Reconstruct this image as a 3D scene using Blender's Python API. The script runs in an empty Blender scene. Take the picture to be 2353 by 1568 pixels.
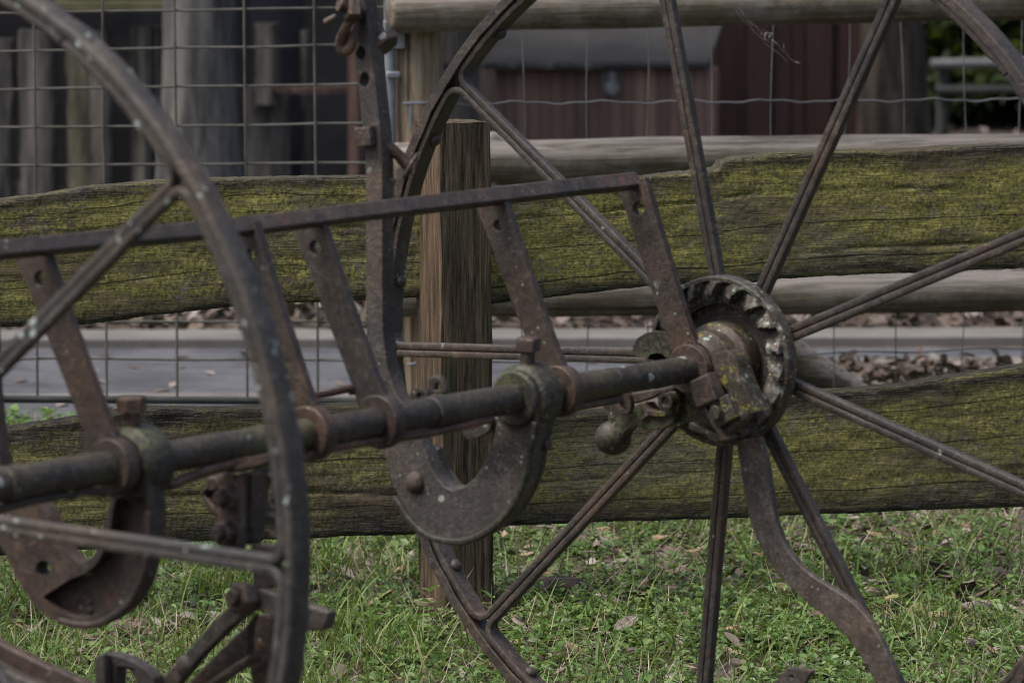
import bpy, math, random
import numpy as np
from mathutils import Vector, Matrix
from mathutils.geometry import tessellate_polygon
random.seed(7); rng = np.random.default_rng(11)
SC = bpy.context.scene
COL = SC.collection
R = math.radians
PI = math.pi

# ------------------------------------------------------------------ camera geometry
F = 11319.1                     # focal length in units of a 2352 px wide picture
PITCH = 0.1177
CAM = Vector((0, 0, 1.5137))
FWD = Vector((0, math.cos(PITCH), -math.sin(PITCH)))
UP = Vector((0, math.sin(PITCH), math.cos(PITCH)))
def ray(px, py): return FWD + Vector((1, 0, 0))*((px-1176)/F) - UP*((py-784)/F)
def at(px, py, Y):              # point seen at (px, py) at distance Y along the ground
    d = ray(px, py); return CAM + d*(Y/d.y)
def gnd(px, py, z=0.0):
    d = ray(px, py); return CAM + d*((z-CAM.z)/d.z)
def onplane(px, py, p0, n):
    d = ray(px, py); return CAM + d*((p0-CAM).dot(n)/d.dot(n))
# details measured in enlarged crops of the photograph
CROPS = {1:(0,0,2.139),2:(1050,0,2.139),3:(2100,0,2.139),4:(0,700,2.139),5:(1050,700,2.139),6:(2100,700,2.139),
         7:(0,1400,2.139),8:(1050,1400,2.139),9:(2100,1400,2.139),10:(1900,800,2.4125),11:(500,1400,4.2727),
         12:(1800,1150,4.2727),13:(1020,0,7.84),14:(200,1850,2.768)}
def cr(n, pts):
    sx, sy, s = CROPS[n]
    return [((sx+x/s)*.735, (sy+y/s)*.735) for x, y in pts]

# machine frame: w = across the axle (to the right and nearer), t = along the axle (to the far wheel), z up
TH = 0.6522
HUBZ = 0.66
ORG = Vector((0.3182, 7.0107, 0))
AX = Vector((math.sin(TH), math.cos(TH), 0)); WX = Vector((math.cos(TH), -math.sin(TH), 0))
HUB = ORG + Vector((0, 0, HUBZ))
LEN = 1.7497
SZ = HUBZ - 0.004               # shaft centre height
def wz(px, py, t):              # pixel -> (w, z) in the plane across the axle at t
    P = onplane(px, py, HUB + AX*t, AX) - ORG
    return P.dot(WX), P.z
def tz(px, py, w):              # pixel -> (t, z) in the upright plane along the axle at w
    P = onplane(px, py, HUB + WX*w, WX) - ORG
    return P.dot(AX), P.z
def t_shaft(px):
    d = ray(px, 900)            # plane through the camera and the picture column
    n = UP.cross(d)
    p0 = ORG + Vector((0, 0, SZ))
    return (CAM-p0).dot(n)/AX.dot(n)

# ------------------------------------------------------------------ mesh helpers
class MB:
    def __init__(s): s.v = []; s.f = []
    def add(s, vs, fs):
        o = len(s.v); s.v += [tuple(v) for v in vs]; s.f += [tuple(i+o for i in f) for f in fs]
    def box(s, c, size, rot=None):
        x, y, z = [a/2 for a in size]; m = rot or Matrix.Identity(3)
        vs = [Vector(c)+m@Vector((i*x, j*y, k*z)) for i in (-1, 1) for j in (-1, 1) for k in (-1, 1)]
        s.add(vs, [(0,1,3,2),(4,6,7,5),(0,4,5,1),(2,3,7,6),(0,2,6,4),(1,5,7,3)])
    def tube(s, path, r, n=12, caps=True):
        P = [Vector(p) for p in path]; rr = r if hasattr(r, '__len__') else [r]*len(P)
        vs = []; fs = []; prev = None
        for i, p in enumerate(P):
            d = (P[min(i+1, len(P)-1)]-P[max(i-1, 0)]).normalized()
            if prev is None:
                a = d.orthogonal().normalized()
            else:
                a = (prev - d*prev.dot(d)).normalized()
            prev = a; b = d.cross(a)
            for k in range(n):
                q = 2*PI*k/n; vs.append(p + (a*math.cos(q)+b*math.sin(q))*rr[i])
        for i in range(len(P)-1):
            for k in range(n):
                k2 = (k+1) % n; fs.append((i*n+k, i*n+k2, (i+1)*n+k2, (i+1)*n+k))
        if caps:
            fs.append(tuple(range(n))[::-1]); fs.append(tuple((len(P)-1)*n+k for k in range(n)))
        s.add(vs, fs)
    def sweep(s, path, prof, axis, closed=False):
        """sweep a closed 2-D profile (u along the side vector, v along axis) along a path lying across axis"""
        P = [Vector(p) for p in path]; A = Vector(axis).normalized(); n = len(prof); m = len(P); vs = []; fs = []
        for i, p in enumerate(P):
            d = (P[(i+1) % m]-P[i-1]) if closed else (P[min(i+1, m-1)]-P[max(i-1, 0)])
            d = (d - A*d.dot(A)).normalized(); side = A.cross(d)
            for u, v in prof: vs.append(p+side*u+A*v)
        for i in range(m if closed else m-1):
            j = (i+1) % m
            for k in range(n):
                k2 = (k+1) % n; fs.append((i*n+k, i*n+k2, j*n+k2, j*n+k))
        if not closed:
            fs.append(tuple(range(n))[::-1]); fs.append(tuple((m-1)*n+k for k in range(n)))
        s.add(vs, fs)
    def plate(s, outer, t0, t1, holes=()):
        """outline in (w, z), given thickness along t"""
        loops = [list(outer)]+[list(h) for h in holes]
        flat = [p for l in loops for p in l]; n = len(flat)
        tri = tessellate_polygon([[Vector((a, b, 0)) for a, b in l] for l in loops])
        vs = [(a, t0, b) for a, b in flat]+[(a, t1, b) for a, b in flat]
        fs = [tuple(f) for f in tri]+[tuple(i+n for i in f[::-1]) for f in tri]
        o = 0
        for l in loops:
            m = len(l)
            for k in range(m): fs.append((o+k, o+(k+1) % m, n+o+(k+1) % m, n+o+k))
            o += m
        s.add(vs, fs)
    def lathe(s, prof, n=48, axis='t', c=(0, 0, 0)):
        """prof = [(radius, along)] revolved round the t axis (or z) through c"""
        vs = []; fs = []; m = len(prof)
        for k in range(n):
            q = 2*PI*k/n; C_, S_ = math.cos(q), math.sin(q)
            for r, h in prof:
                vs.append((c[0]+r*C_, c[1]+h, c[2]+r*S_) if axis == 't' else (c[0]+r*C_, c[1]+r*S_, c[2]+h))
        for k in range(n):
            k2 = (k+1) % n
            for i in range(m-1): fs.append((k*m+i, k2*m+i, k2*m+i+1, k*m+i+1))
        fs.append(tuple(k*m for k in range(n))); fs.append(tuple(k*m+m-1 for k in range(n))[::-1])
        s.add(vs, fs)
    def prism(s, c, axis, r, h, n=6, ph=0, chamfer=.0):
        A = Vector(axis).normalized(); a = A.orthogonal().normalized(); b = A.cross(a); vs = []
        hs = [(0, r), (h-chamfer, r), (h, r-chamfer)] if chamfer else [(0, r), (h, r)]
        for hh, rr in hs:
            for k in range(n):
                q = 2*PI*k/n+ph; vs.append(Vector(c)+A*hh+(a*math.cos(q)+b*math.sin(q))*rr)
        fs = [tuple(range(n))[::-1], tuple((len(hs)-1)*n+k for k in range(n))]
        for i in range(len(hs)-1):
            for k in range(n):
                k2 = (k+1) % n; fs.append((i*n+k, i*n+k2, (i+1)*n+k2, (i+1)*n+k))
        s.add(vs, fs)
    def dome(s, c, axis, r, h, n=14, m=5):
        A = Vector(axis).normalized(); a = A.orthogonal().normalized(); b = A.cross(a); vs = []; fs = []
        for i in range(m):
            q = i/(m)*PI/2
            for k in range(n):
                w = 2*PI*k/n; vs.append(Vector(c)+A*h*math.sin(q)+(a*math.cos(w)+b*math.sin(w))*r*math.cos(q))
        vs.append(Vector(c)+A*h)
        for i in range(m-1):
            for k in range(n):
                k2 = (k+1) % n; fs.append((i*n+k, i*n+k2, (i+1)*n+k2, (i+1)*n+k))
        for k in range(n): fs.append(((m-1)*n+k, (m-1)*n+(k+1) % n, m*n))
        fs.append(tuple(range(n))[::-1]); s.add(vs, fs)
    def ball(s, c, r, n=20, m=12, sq=(1, 1, 1)):
        vs = [Vector(c)+Vector((0, 0, -r*sq[2]))]; fs = []
        for i in range(1, m):
            q = -PI/2+PI*i/m
            for k in range(n):
                w = 2*PI*k/n; vs.append(Vector(c)+Vector((math.cos(q)*math.cos(w)*sq[0], math.cos(q)*math.sin(w)*sq[1], math.sin(q)*sq[2]))*r)
        vs.append(Vector(c)+Vector((0, 0, r*sq[2]))); L = len(vs)-1
        for k in range(n):
            fs.append((0, 1+(k+1) % n, 1+k)); fs.append((L, L-n+k, L-n+(k+1) % n))
        for i in range(m-2):
            for k in range(n):
                fs.append((1+i*n+k, 1+i*n+(k+1) % n, 1+(i+1)*n+(k+1) % n, 1+(i+1)*n+k))
        s.add(vs, fs)
    def build(s, name, mat, parent=None, bevel=0.0, seg=2, smooth=40, loc=None):
        me = bpy.data.meshes.new(name); me.from_pydata(s.v, [], s.f); me.validate()
        import bmesh
        bm = bmesh.new(); bm.from_mesh(me); bmesh.ops.recalc_face_normals(bm, faces=bm.faces); bm.to_mesh(me); bm.free()
        return link(name, me, mat, parent, bevel, seg, smooth, loc)
def link(name, me, mat, parent=None, bevel=0.0, seg=2, smooth=40, loc=None):
    if smooth:
        me.polygons.foreach_set('use_smooth', [True]*len(me.polygons)); me.set_sharp_from_angle(angle=R(smooth))
    if mat: me.materials.append(mat)
    o = bpy.data.objects.new(name, me); COL.objects.link(o)
    if parent: o.parent = parent
    if loc is not None: o.location = loc
    if bevel:
        m = o.modifiers.new('bevel', 'BEVEL'); m.width = bevel; m.segments = seg; m.limit_method = 'ANGLE'; m.angle_limit = R(35)
    return o
def fast(name, V, Q, mat, parent=None, smooth=True, uv=None):
    """big mesh from arrays: V (n,3), Q (m,4) quads"""
    me = bpy.data.meshes.new(name); V = np.asarray(V, np.float32); Q = np.asarray(Q, np.int32)
    me.vertices.add(len(V)); me.vertices.foreach_set('co', V.ravel())
    me.loops.add(Q.size); me.loops.foreach_set('vertex_index', Q.ravel())
    me.polygons.add(len(Q)); me.polygons.foreach_set('loop_start', np.arange(0, Q.size, Q.shape[1], dtype=np.int32))
    if smooth: me.polygons.foreach_set('use_smooth', np.ones(len(Q), bool))
    if uv is not None:
        l = me.uv_layers.new(name='UVMap'); l.data.foreach_set('uv', np.asarray(uv, np.float32)[Q.ravel()].ravel())
    me.update(calc_edges=True); me.validate(); me.materials.append(mat)
    o = bpy.data.objects.new(name, me); COL.objects.link(o)
    if parent: o.parent = parent
    return o
def tag(o, label=None, cat=None, group=None, kind=None):
    if label: o['label'] = label
    if cat: o['category'] = cat
    if group: o['group'] = group
    if kind: o['kind'] = kind
    return o
def empty(name, loc, rz=0, parent=None):
    o = bpy.data.objects.new(name, None); COL.objects.link(o); o.location = loc; o.rotation_euler = (0, 0, rz)
    o.empty_display_size = .1
    if parent: o.parent = parent
    return o
def smoothpath(pts, n=8):
    """Catmull-Rom through 2-D or 3-D points"""
    P = [np.array(p, float) for p in pts]; P = [2*P[0]-P[1]]+P+[2*P[-1]-P[-2]]; out = []
    for i in range(1, len(P)-2):
        for k in range(n):
            u = k/n; a, b, c, d = P[i-1:i+3]
            out.append(.5*((2*b)+(-a+c)*u+(2*a-5*b+4*c-d)*u*u+(-a+3*b-3*c+d)*u**3))
    out.append(P[-2]); return [tuple(p) for p in out]
def circ(cx, cy, r, n=20): return [(cx+r*math.cos(2*PI*k/n), cy+r*math.sin(2*PI*k/n)) for k in range(n)]

# ------------------------------------------------------------------ materials
class NT:
    def __init__(s, name):
        m = bpy.data.materials.new(name); m.use_nodes = True; s.m = m; s.t = m.node_tree; s.t.nodes.clear()
        s.out = s.n('ShaderNodeOutputMaterial'); s.b = s.n('ShaderNodeBsdfPrincipled'); s.l(s.b.outputs[0], s.out.inputs[0])
    def n(s, ty, **kw):
        x = s.t.nodes.new(ty)
        for k, v in kw.items(): setattr(x, k, v)
        return x
    def l(s, a, b): s.t.links.new(a, b)
    def inp(s, sock, v):
        if hasattr(v, 'links') or isinstance(v, bpy.types.NodeSocket): s.l(v, sock)
        else: sock.default_value = v
    def coord(s, kind='pos', scale=(1, 1, 1), off=(0, 0, 0)):
        if kind == 'pos': o = s.n('ShaderNodeNewGeometry').outputs['Position']
        else: o = s.n('ShaderNodeTexCoord').outputs[{'obj': 'Object', 'uv': 'UV', 'gen': 'Generated'}[kind]]
        mp = s.n('ShaderNodeMapping'); mp.inputs['Scale'].default_value = scale; mp.inputs['Location'].default_value = off
        s.l(o, mp.inputs[0]); return mp.outputs[0]
    def noise(s, co, scale, det=4, rough=.6, dist=0):
        x = s.n('ShaderNodeTexNoise'); x.inputs['Scale'].default_value = scale; x.inputs['Detail'].default_value = det
        x.inputs['Roughness'].default_value = rough; x.inputs['Distortion'].default_value = dist; s.l(co, x.inputs['Vector']); return x.outputs[0]
    def ramp(s, f, stops, interp='LINEAR'):
        x = s.n('ShaderNodeValToRGB'); x.color_ramp.interpolation = interp; e = x.color_ramp.elements
        while len(e) < len(stops): e.new(.5)
        for el, (p, c) in zip(e, stops):
            el.position = p; el.color = (c, c, c, 1) if isinstance(c, (int, float)) else tuple(c)+(1,)
        s.l(f, x.inputs[0]); return x.outputs[0]
    def mix(s, f, a, b, mode='MIX'):
        x = s.n('ShaderNodeMix', data_type='RGBA', blend_type=mode)
        s.inp(x.inputs[0], f)
        for sock, v in ((x.inputs[6], a), (x.inputs[7], b)):
            if isinstance(v, tuple): sock.default_value = v+(1,) if len(v) == 3 else v
            else: s.l(v, sock)
        return x.outputs[2]
    def math(s, op, a, b=0.0, c=None):
        x = s.n('ShaderNodeMath', operation=op); s.inp(x.inputs[0], a); s.inp(x.inputs[1], b)
        if c is not None: s.inp(x.inputs[2], c)
        return x.outputs[0]
    def bump(s, h, strength=.3, dist=.002, prev=None):
        x = s.n('ShaderNodeBump'); x.inputs['Strength'].default_value = strength; x.inputs['Distance'].default_value = dist
        s.l(h, x.inputs['Height'])
        if prev is not None: s.l(prev, x.inputs['Normal'])
        return x.outputs[0]
    def spots(s, co, scale, thr, rmax=.35):
        """round patches of uneven size: only cells whose random value passes thr carry one"""
        d = s.noise(co, scale*3.0, 3, .6)
        wv = s.n('ShaderNodeVectorMath', operation='MULTIPLY_ADD'); 
        nz = s.n('ShaderNodeTexNoise'); nz.inputs['Scale'].default_value = scale*2.2; s.l(co, nz.inputs['Vector'])
        s.l(nz.outputs['Color'], wv.inputs[0]); wv.inputs[1].default_value = (.35/scale,)*3; s.l(co, wv.inputs[2])
        v = s.n('ShaderNodeTexVoronoi'); v.inputs['Scale'].default_value = scale; s.l(wv.outputs[0], v.inputs['Vector'])
        sx = s.n('ShaderNodeSeparateColor'); s.l(v.outputs['Color'], sx.inputs[0])
        rad = s.math('MULTIPLY', s.math('GREATER_THAN', sx.outputs[0], thr), s.math('MULTIPLY', s.math('ADD', s.math('MULTIPLY', sx.outputs[1], sx.outputs[1]), .18), rmax))
        a = s.math('SUBTRACT', rad, v.outputs['Distance'])
        return s.ramp(s.math('MULTIPLY', a, 9.0), [(0, 0), (.5, 1)])
    def done(s, col, rough=.8, nrm=None, spec=.3, metal=0):
        s.inp(s.b.inputs['Base Color'], col if not isinstance(col, tuple) else col+(1,)); s.inp(s.b.inputs['Roughness'], rough)
        s.b.inputs['Specular IOR Level'].default_value = spec; s.b.inputs['Metallic'].default_value = metal
        if nrm is not None: s.l(nrm, s.b.inputs['Normal'])
        return s.m

def rust(name, dark=(.030, .026, .025), mid=(.066, .051, .046), hot=(.15, .065, .032), hotpos=.66, lichen=.86, lscale=42, lrad=.34,
         lcol=(.27, .31, .285), moss=0.0, yellow=0.0, crust=0.0, clus=.47, rough=.62, bump=1.0):
    s = NT(name); co = s.coord('pos')
    K = .57; lscale *= 1.5; dark = tuple(x*K*.8 for x in dark); mid = (mid[0]*K*1.03, mid[1]*K*.97, mid[2]*K*.84); hot = tuple(x*K*1.05 for x in hot)
    n1 = s.noise(co, 13, 8, .68); n2 = s.noise(co, 85, 6, .72); n3 = s.noise(co, 330, 3, .7)
    a = s.math('ADD', s.math('MULTIPLY', n1, .6), s.math('MULTIPLY', n2, .4))
    hp_ = .5+(hotpos-.5)*.62
    c = s.ramp(a, [(.405, dark), (.475, tuple(.75*x for x in mid)), (.515, mid), (hp_-.015, tuple(1.12*x for x in mid)), (hp_+.045, hot)])
    c = s.mix(s.ramp(n3, [(.50, 0), (.62, .8)]), c, (.010, .009, .0085))
    c = s.mix(s.ramp(s.math('ADD', s.math('MULTIPLY', s.noise(co, 40, 7, .78), .6), s.math('MULTIPLY', s.noise(co, 240, 2, .6), .4)), [(.515, 0), (.585, .75)]), c, tuple(min(1, 1.75*x+.012) for x in mid))
    fl = s.ramp(s.noise(co, 24, 5, .62), [(.515, 0), (.528, 1)])
    c = s.mix(s.math('MULTIPLY', fl, .42), c, tuple(x*.55 for x in mid))
    c = s.mix(1.0, c, s.ramp(s.noise(co, 4.5, 3, .6), [(.40, (.80, .86, .92)), (.5, (1, 1, 1)), (.60, (1.22, 1.06, .92))]), 'MULTIPLY')
    if moss: 
        mk = s.ramp(s.math('MULTIPLY', s.noise(co, 9, 5, .7), s.noise(co, 120, 3, .7)), [(.30-.1*moss, 0), (.40-.1*moss, .75)])
        c = s.mix(mk, c, (.060, .072, .030))
    if crust:
        k = s.ramp(s.math('ADD', s.math('MULTIPLY', s.noise(co, 38, 7, .8), .7), s.math('MULTIPLY', s.noise(co, 210, 3, .7), .3)), [(.535-.1*crust, 0), (.60-.1*crust, .7)])
        c = s.mix(k, c, s.ramp(n2, [(.42, (.045, .050, .040)), (.52, (.105, .125, .102)), (.60, (.24, .28, .25))]))
    if yellow:
        k = s.ramp(s.math('ADD', s.math('MULTIPLY', s.noise(co, 24, 6, .75), .6), s.math('MULTIPLY', s.noise(co, 190, 3, .7), .4)), [(.605-.1*yellow, 0), (.645-.1*yellow, .9)])
        c = s.mix(k, c, s.ramp(n3, [(.35, (.10, .10, .018)), (.65, (.27, .24, .03))]))
    if lichen < 1:
        cl = s.ramp(s.noise(co, 7.5, 4, .65), [(clus, .0), (clus+.08, 1)])
        sp = s.math('MULTIPLY', s.spots(co, lscale, lichen, lrad), cl)
        c = s.mix(sp, c, s.ramp(n2, [(.3, tuple(x*.62 for x in lcol)), (.65, lcol)]))
        sp2 = s.math('MULTIPLY', s.spots(co, lscale*2.1, lichen-.05, lrad*.8), cl)
        c = s.mix(sp2, c, tuple(x*.9 for x in lcol))
    h = s.math('SUBTRACT', s.math('ADD', s.math('MULTIPLY', n2, .6), s.math('MULTIPLY', n3, .35)), s.math('MULTIPLY', fl, .28))
    nb = s.bump(s.noise(co, 30, 6, .65), .35*bump, .006); nb = s.bump(h, .6*bump, .0024, nb)
    return s.done(c, s.ramp(n2, [(.3, rough-.14), (.7, rough+.12)]), nb, .5)

M = {}
M['iron'] = rust('rusted_iron')
M['iron_grey'] = rust('grey_rusted_iron', dark=(.042, .038, .038), mid=(.094, .082, .082), hotpos=.72, lichen=.80)
M['iron_spoke'] = rust('spoke_iron', dark=(.030, .026, .026), mid=(.068, .056, .053), hotpos=.64, hot=(.11, .055, .034), lichen=.93, lscale=26)
M['iron_brown'] = rust('brown_rusted_iron', dark=(.036, .026, .022), mid=(.074, .051, .042), hot=(.14, .060, .036), hotpos=.63, lichen=.90, lscale=38)
M['iron_red'] = rust('red_rusted_rod', dark=(0.072, 0.041, 0.030), mid=(0.152, 0.081, 0.058), hot=(0.290, 0.123, 0.072), hotpos=.60, lichen=1)
M['iron_orange'] = rust('orange_rusted_iron', dark=(.06, .040, .034), mid=(.11, .072, .056), hot=(.27, .115, .03), hotpos=.55, lichen=.95)
M['iron_near'] = rust('grey_tyre_iron', dark=(0.040, 0.038, 0.038), mid=(0.076, 0.072, 0.072), hotpos=.75, clus=.415, lichen=.56, lscale=27, lrad=.34, lcol=(0.285, 0.342, 0.323))
M['shaft'] = rust('shaft_iron', dark=(.030, .025, .022), mid=(.062, .049, .041), hot=(.13, .062, .034), hotpos=.63, lichen=.90, lscale=30, moss=.35)
M['cast'] = rust('cast_iron', dark=(0.013, 0.011, 0.010), mid=(0.030, 0.023, 0.021), hot=(0.054, 0.027, 0.018), hotpos=.66, lichen=.80, lscale=40, lrad=.26, moss=.6, clus=.43)
M['ratchet'] = rust('lichened_ratchet_iron', dark=(.028, .025, .023), mid=(.058, .049, .044), lichen=.62, lscale=40, crust=.27, yellow=.16)
M['clamp'] = rust('lichened_clamp_iron', dark=(0.031, 0.028, 0.025), mid=(0.060, 0.053, 0.048), lichen=.72, lscale=38, yellow=.62, crust=-.15)

def wood(name, moss=1.0, base=((.030, .025, .019), (.088, .071, .052), (.150, .125, .095)), green=1.0, edge=.10, crack=(), gscale=(2.2, 30, 30), orange=.4):
    """weathered timber; UV: u along the grain in metres, v across from 0 to 1"""
    s = NT(name); uv = s.coord('uv'); ob = s.coord('obj', gscale)
    sep = s.n('ShaderNodeSeparateXYZ'); s.l(uv, sep.inputs[0]); V = sep.outputs[1]
    raw = s.coord('obj')
    g1 = s.noise(ob, 3.2, 7, .7, .4); g2 = s.noise(s.coord('obj', (gscale[0]*2.5, gscale[1]*3, gscale[2]*3)), 5.0, 4, .65)
    low = s.noise(raw, 5.5, 6, .62); mid_ = s.noise(raw, 24, 5, .7); fine = s.noise(raw, 170, 3, .75)
    streak = s.noise(s.coord('obj', (.45*gscale[0], gscale[1]*.22, gscale[2]*.22)), 9, 6, .72, 1.2)
    c = s.ramp(s.math('ADD', s.math('MULTIPLY', g1, .6), s.math('MULTIPLY', g2, .4)), [(.40, base[0]), (.5, base[1]), (.60, base[2])])
    if orange:
        c = s.mix(s.ramp(s.noise(raw, 8, 4, .6), [(.58, 0), (.72, orange)]), c, (.125, .066, .034))
    if moss:
        mf = s.math('ADD', s.math('ADD', s.math('MULTIPLY', low, .36), s.math('MULTIPLY', mid_, .24)), s.math('ADD', s.math('MULTIPLY', fine, .20), s.math('MULTIPLY', streak, .20)))
        mk = s.ramp(mf, [(.485-.05*moss, 0), (.55-.05*moss, .86)])
        gcol = s.ramp(s.math('ADD', s.math('MULTIPLY', fine, .55), s.math('MULTIPLY', streak, .45)), [(.40, (.056*green, .054*green, .026)), (.46, (.116*green, .110*green, .040)), (.52, (.178*green, .166*green, .058)), (.58, (.25*green, .23*green, .085)), (.64, (.37*green, .34*green, .16))])
        c = s.mix(mk, c, gcol)
        c = s.mix(s.ramp(s.math('MULTIPLY', s.noise(raw, 60, 4, .7), s.noise(raw, 14, 3, .6)), [(.32, 0), (.40, .6)]), c, (.19, .18, .165))
        gl = s.noise(s.coord('obj', (1.2, 46, 46)), 3.4, 5, .75, .5)
        c = s.mix(s.ramp(gl, [(.385, .30), (.45, 0)]), c, (.040, .036, .026))
        br = s.ramp(s.noise(s.coord('obj', (.8, 3.2, 3.2)), 3.2, 6, .7), [(.51, 0), (.60, .72)])
        gp = s.ramp(s.math('ADD', s.math('MULTIPLY', s.noise(s.coord('obj', (1.1, 2.6, 2.6), (4, 1, 2)), 2.6, 6, .72), .75), s.math('MULTIPLY', mid_, .25)), [(.53, 0), (.60, .6)])
        c = s.mix(gp, c, s.ramp(g2, [(.40, (.045, .041, .034)), (.5, (.105, .098, .084)), (.62, (.19, .18, .16))]))
        c = s.mix(br, c, s.ramp(g1, [(.42, (.050, .038, .026)), (.58, (.135, .105, .072))]))
    if edge:
        wob = s.math('MULTIPLY', s.math('SUBTRACT', s.noise(s.coord('obj', (1, 3, 3)), 7, 5, .7), .5), .22)
        vv = s.math('ADD', V, wob)
        em = s.math('MAXIMUM', s.ramp(vv, [(max(edge*.35, .001), 1), (edge*1.5, 0)]), s.ramp(vv, [(1-edge*1.1, 0), (1-edge*.25, 1)]))
        em = s.math('MULTIPLY', em, s.ramp(s.noise(ob, 2.4, 5, .7), [(.36, .55), (.52, 1)]))
        c = s.mix(s.math('MULTIPLY', em, .93), c, s.ramp(g2, [(.42, (.009, .008, .008)), (.53, (.028, .025, .022)), (.61, (.085, .080, .070))]))
    h = s.math('ADD', s.math('MULTIPLY', g1, .8), s.math('MULTIPLY', fine, .35)); h = s.math('ADD', h, s.math('MULTIPLY', g2, .5))
    for v0, amp, wd, u0, u1 in crack:
        nn = s.noise(s.coord('obj', (1, .001, .001), (v0*13, 0, 0)), 3.2, 6, .6)
        y = s.math('ABSOLUTE', s.math('SUBTRACT', s.math('SUBTRACT', V, v0), s.math('MULTIPLY', s.math('SUBTRACT', nn, .5), amp)))
        w_ = s.math('MULTIPLY', s.ramp(s.noise(s.coord('obj', (1, .001, .001), (v0*7+3, 0, 0)), 5, 4, .7), [(.3, .15), (.65, 1)]), wd)
        lm = s.math('LESS_THAN', y, w_)
        U = sep.outputs[0]
        lm = s.math('MULTIPLY', lm, s.math('MULTIPLY', s.math('GREATER_THAN', U, u0), s.math('LESS_THAN', U, u1)))
        c = s.mix(s.math('MULTIPLY', lm, .8), c, (.014, .012, .010)); h = s.math('SUBTRACT', h, s.math('MULTIPLY', lm, 1.6))
    nb = s.bump(h, .8, .006)
    return s.done(c, .88, nb, .2)

M['rail_tl'] = wood('mossy_rail_wood', 1.45, green=1.2, crack=((.30, .12, .006, -9, 9), (.86, .2, .005, -9, 9)))
M['rail_tr'] = wood('mossy_green_rail_wood', 1.65, green=1.25, edge=.13, crack=((.44, .07, .006, -9, 9), (.15, .09, .012, -9, 9), (.72, .05, .004, -.2, .5)), orange=.6)
M['rail_bl'] = wood('dark_mossy_rail_wood', .95, edge=.22, green=1.05, crack=((.60, .12, .010, -9, 9), (.22, .1, .006, -9, 9)))
M['rail_br'] = wood('dark_mossy_lower_rail_wood', 1.25, edge=.18, green=1.15, crack=((.52, .06, .006, -9, 9), (.20, .07, .008, -9, 9), (.80, .05, .005, -9, 9)))
M['post'] = wood('brown_post_wood', 0, base=((.030, .021, .015), (.088, .058, .038), (.150, .104, .070)), edge=0, gscale=(26, 26, 1.3), orange=.3)
def post_mat():
    s = NT('weathered_post_wood'); ob = s.coord('obj', (30, 30, 1.6)); raw = s.coord('obj')
    g1 = s.noise(ob, 3, 8, .72, .3); g2 = s.noise(s.coord('obj', (90, 90, 3)), 4, 4, .65)
    c = s.ramp(s.math('ADD', s.math('MULTIPLY', g1, .55), s.math('MULTIPLY', g2, .45)), [(.415, (.012, .009, .007)), (.475, (.052, .036, .024)), (.54, (.105, .073, .048)), (.60, (.19, .145, .10))])
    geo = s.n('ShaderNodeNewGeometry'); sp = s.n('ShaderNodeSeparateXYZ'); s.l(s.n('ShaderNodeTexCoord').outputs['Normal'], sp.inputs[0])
    front = s.math('MAXIMUM', s.math('LESS_THAN', sp.outputs[1], -.5), s.math('GREATER_THAN', sp.outputs[2], .5))      # front and top: algae, plus shade painted into the colour
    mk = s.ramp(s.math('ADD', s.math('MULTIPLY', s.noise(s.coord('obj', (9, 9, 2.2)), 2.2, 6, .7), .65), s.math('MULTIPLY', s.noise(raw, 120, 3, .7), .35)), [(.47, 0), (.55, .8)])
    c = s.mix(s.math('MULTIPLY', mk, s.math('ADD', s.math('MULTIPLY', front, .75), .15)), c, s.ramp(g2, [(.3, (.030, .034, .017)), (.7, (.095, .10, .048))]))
    c = s.mix(s.math('MULTIPLY', front, .30), c, s.ramp(g1, [(.43, (.012, .010, .008)), (.56, (.075, .062, .046))]))  # shade put into the colour: front and top faces darkened
    c = s.mix(s.math('MULTIPLY', s.math('SUBTRACT', 1.0, front), .30), c, s.ramp(g1, [(.42, (.070, .050, .033)), (.58, (.150, .110, .076))]))  # light put into the colour: side faces painted paler and warmer
    nb = s.bump(s.math('ADD', g1, s.math('MULTIPLY', g2, .7)), .8, .005)
    return s.done(c, .85, nb, .2)
M['post'] = post_mat()
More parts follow.
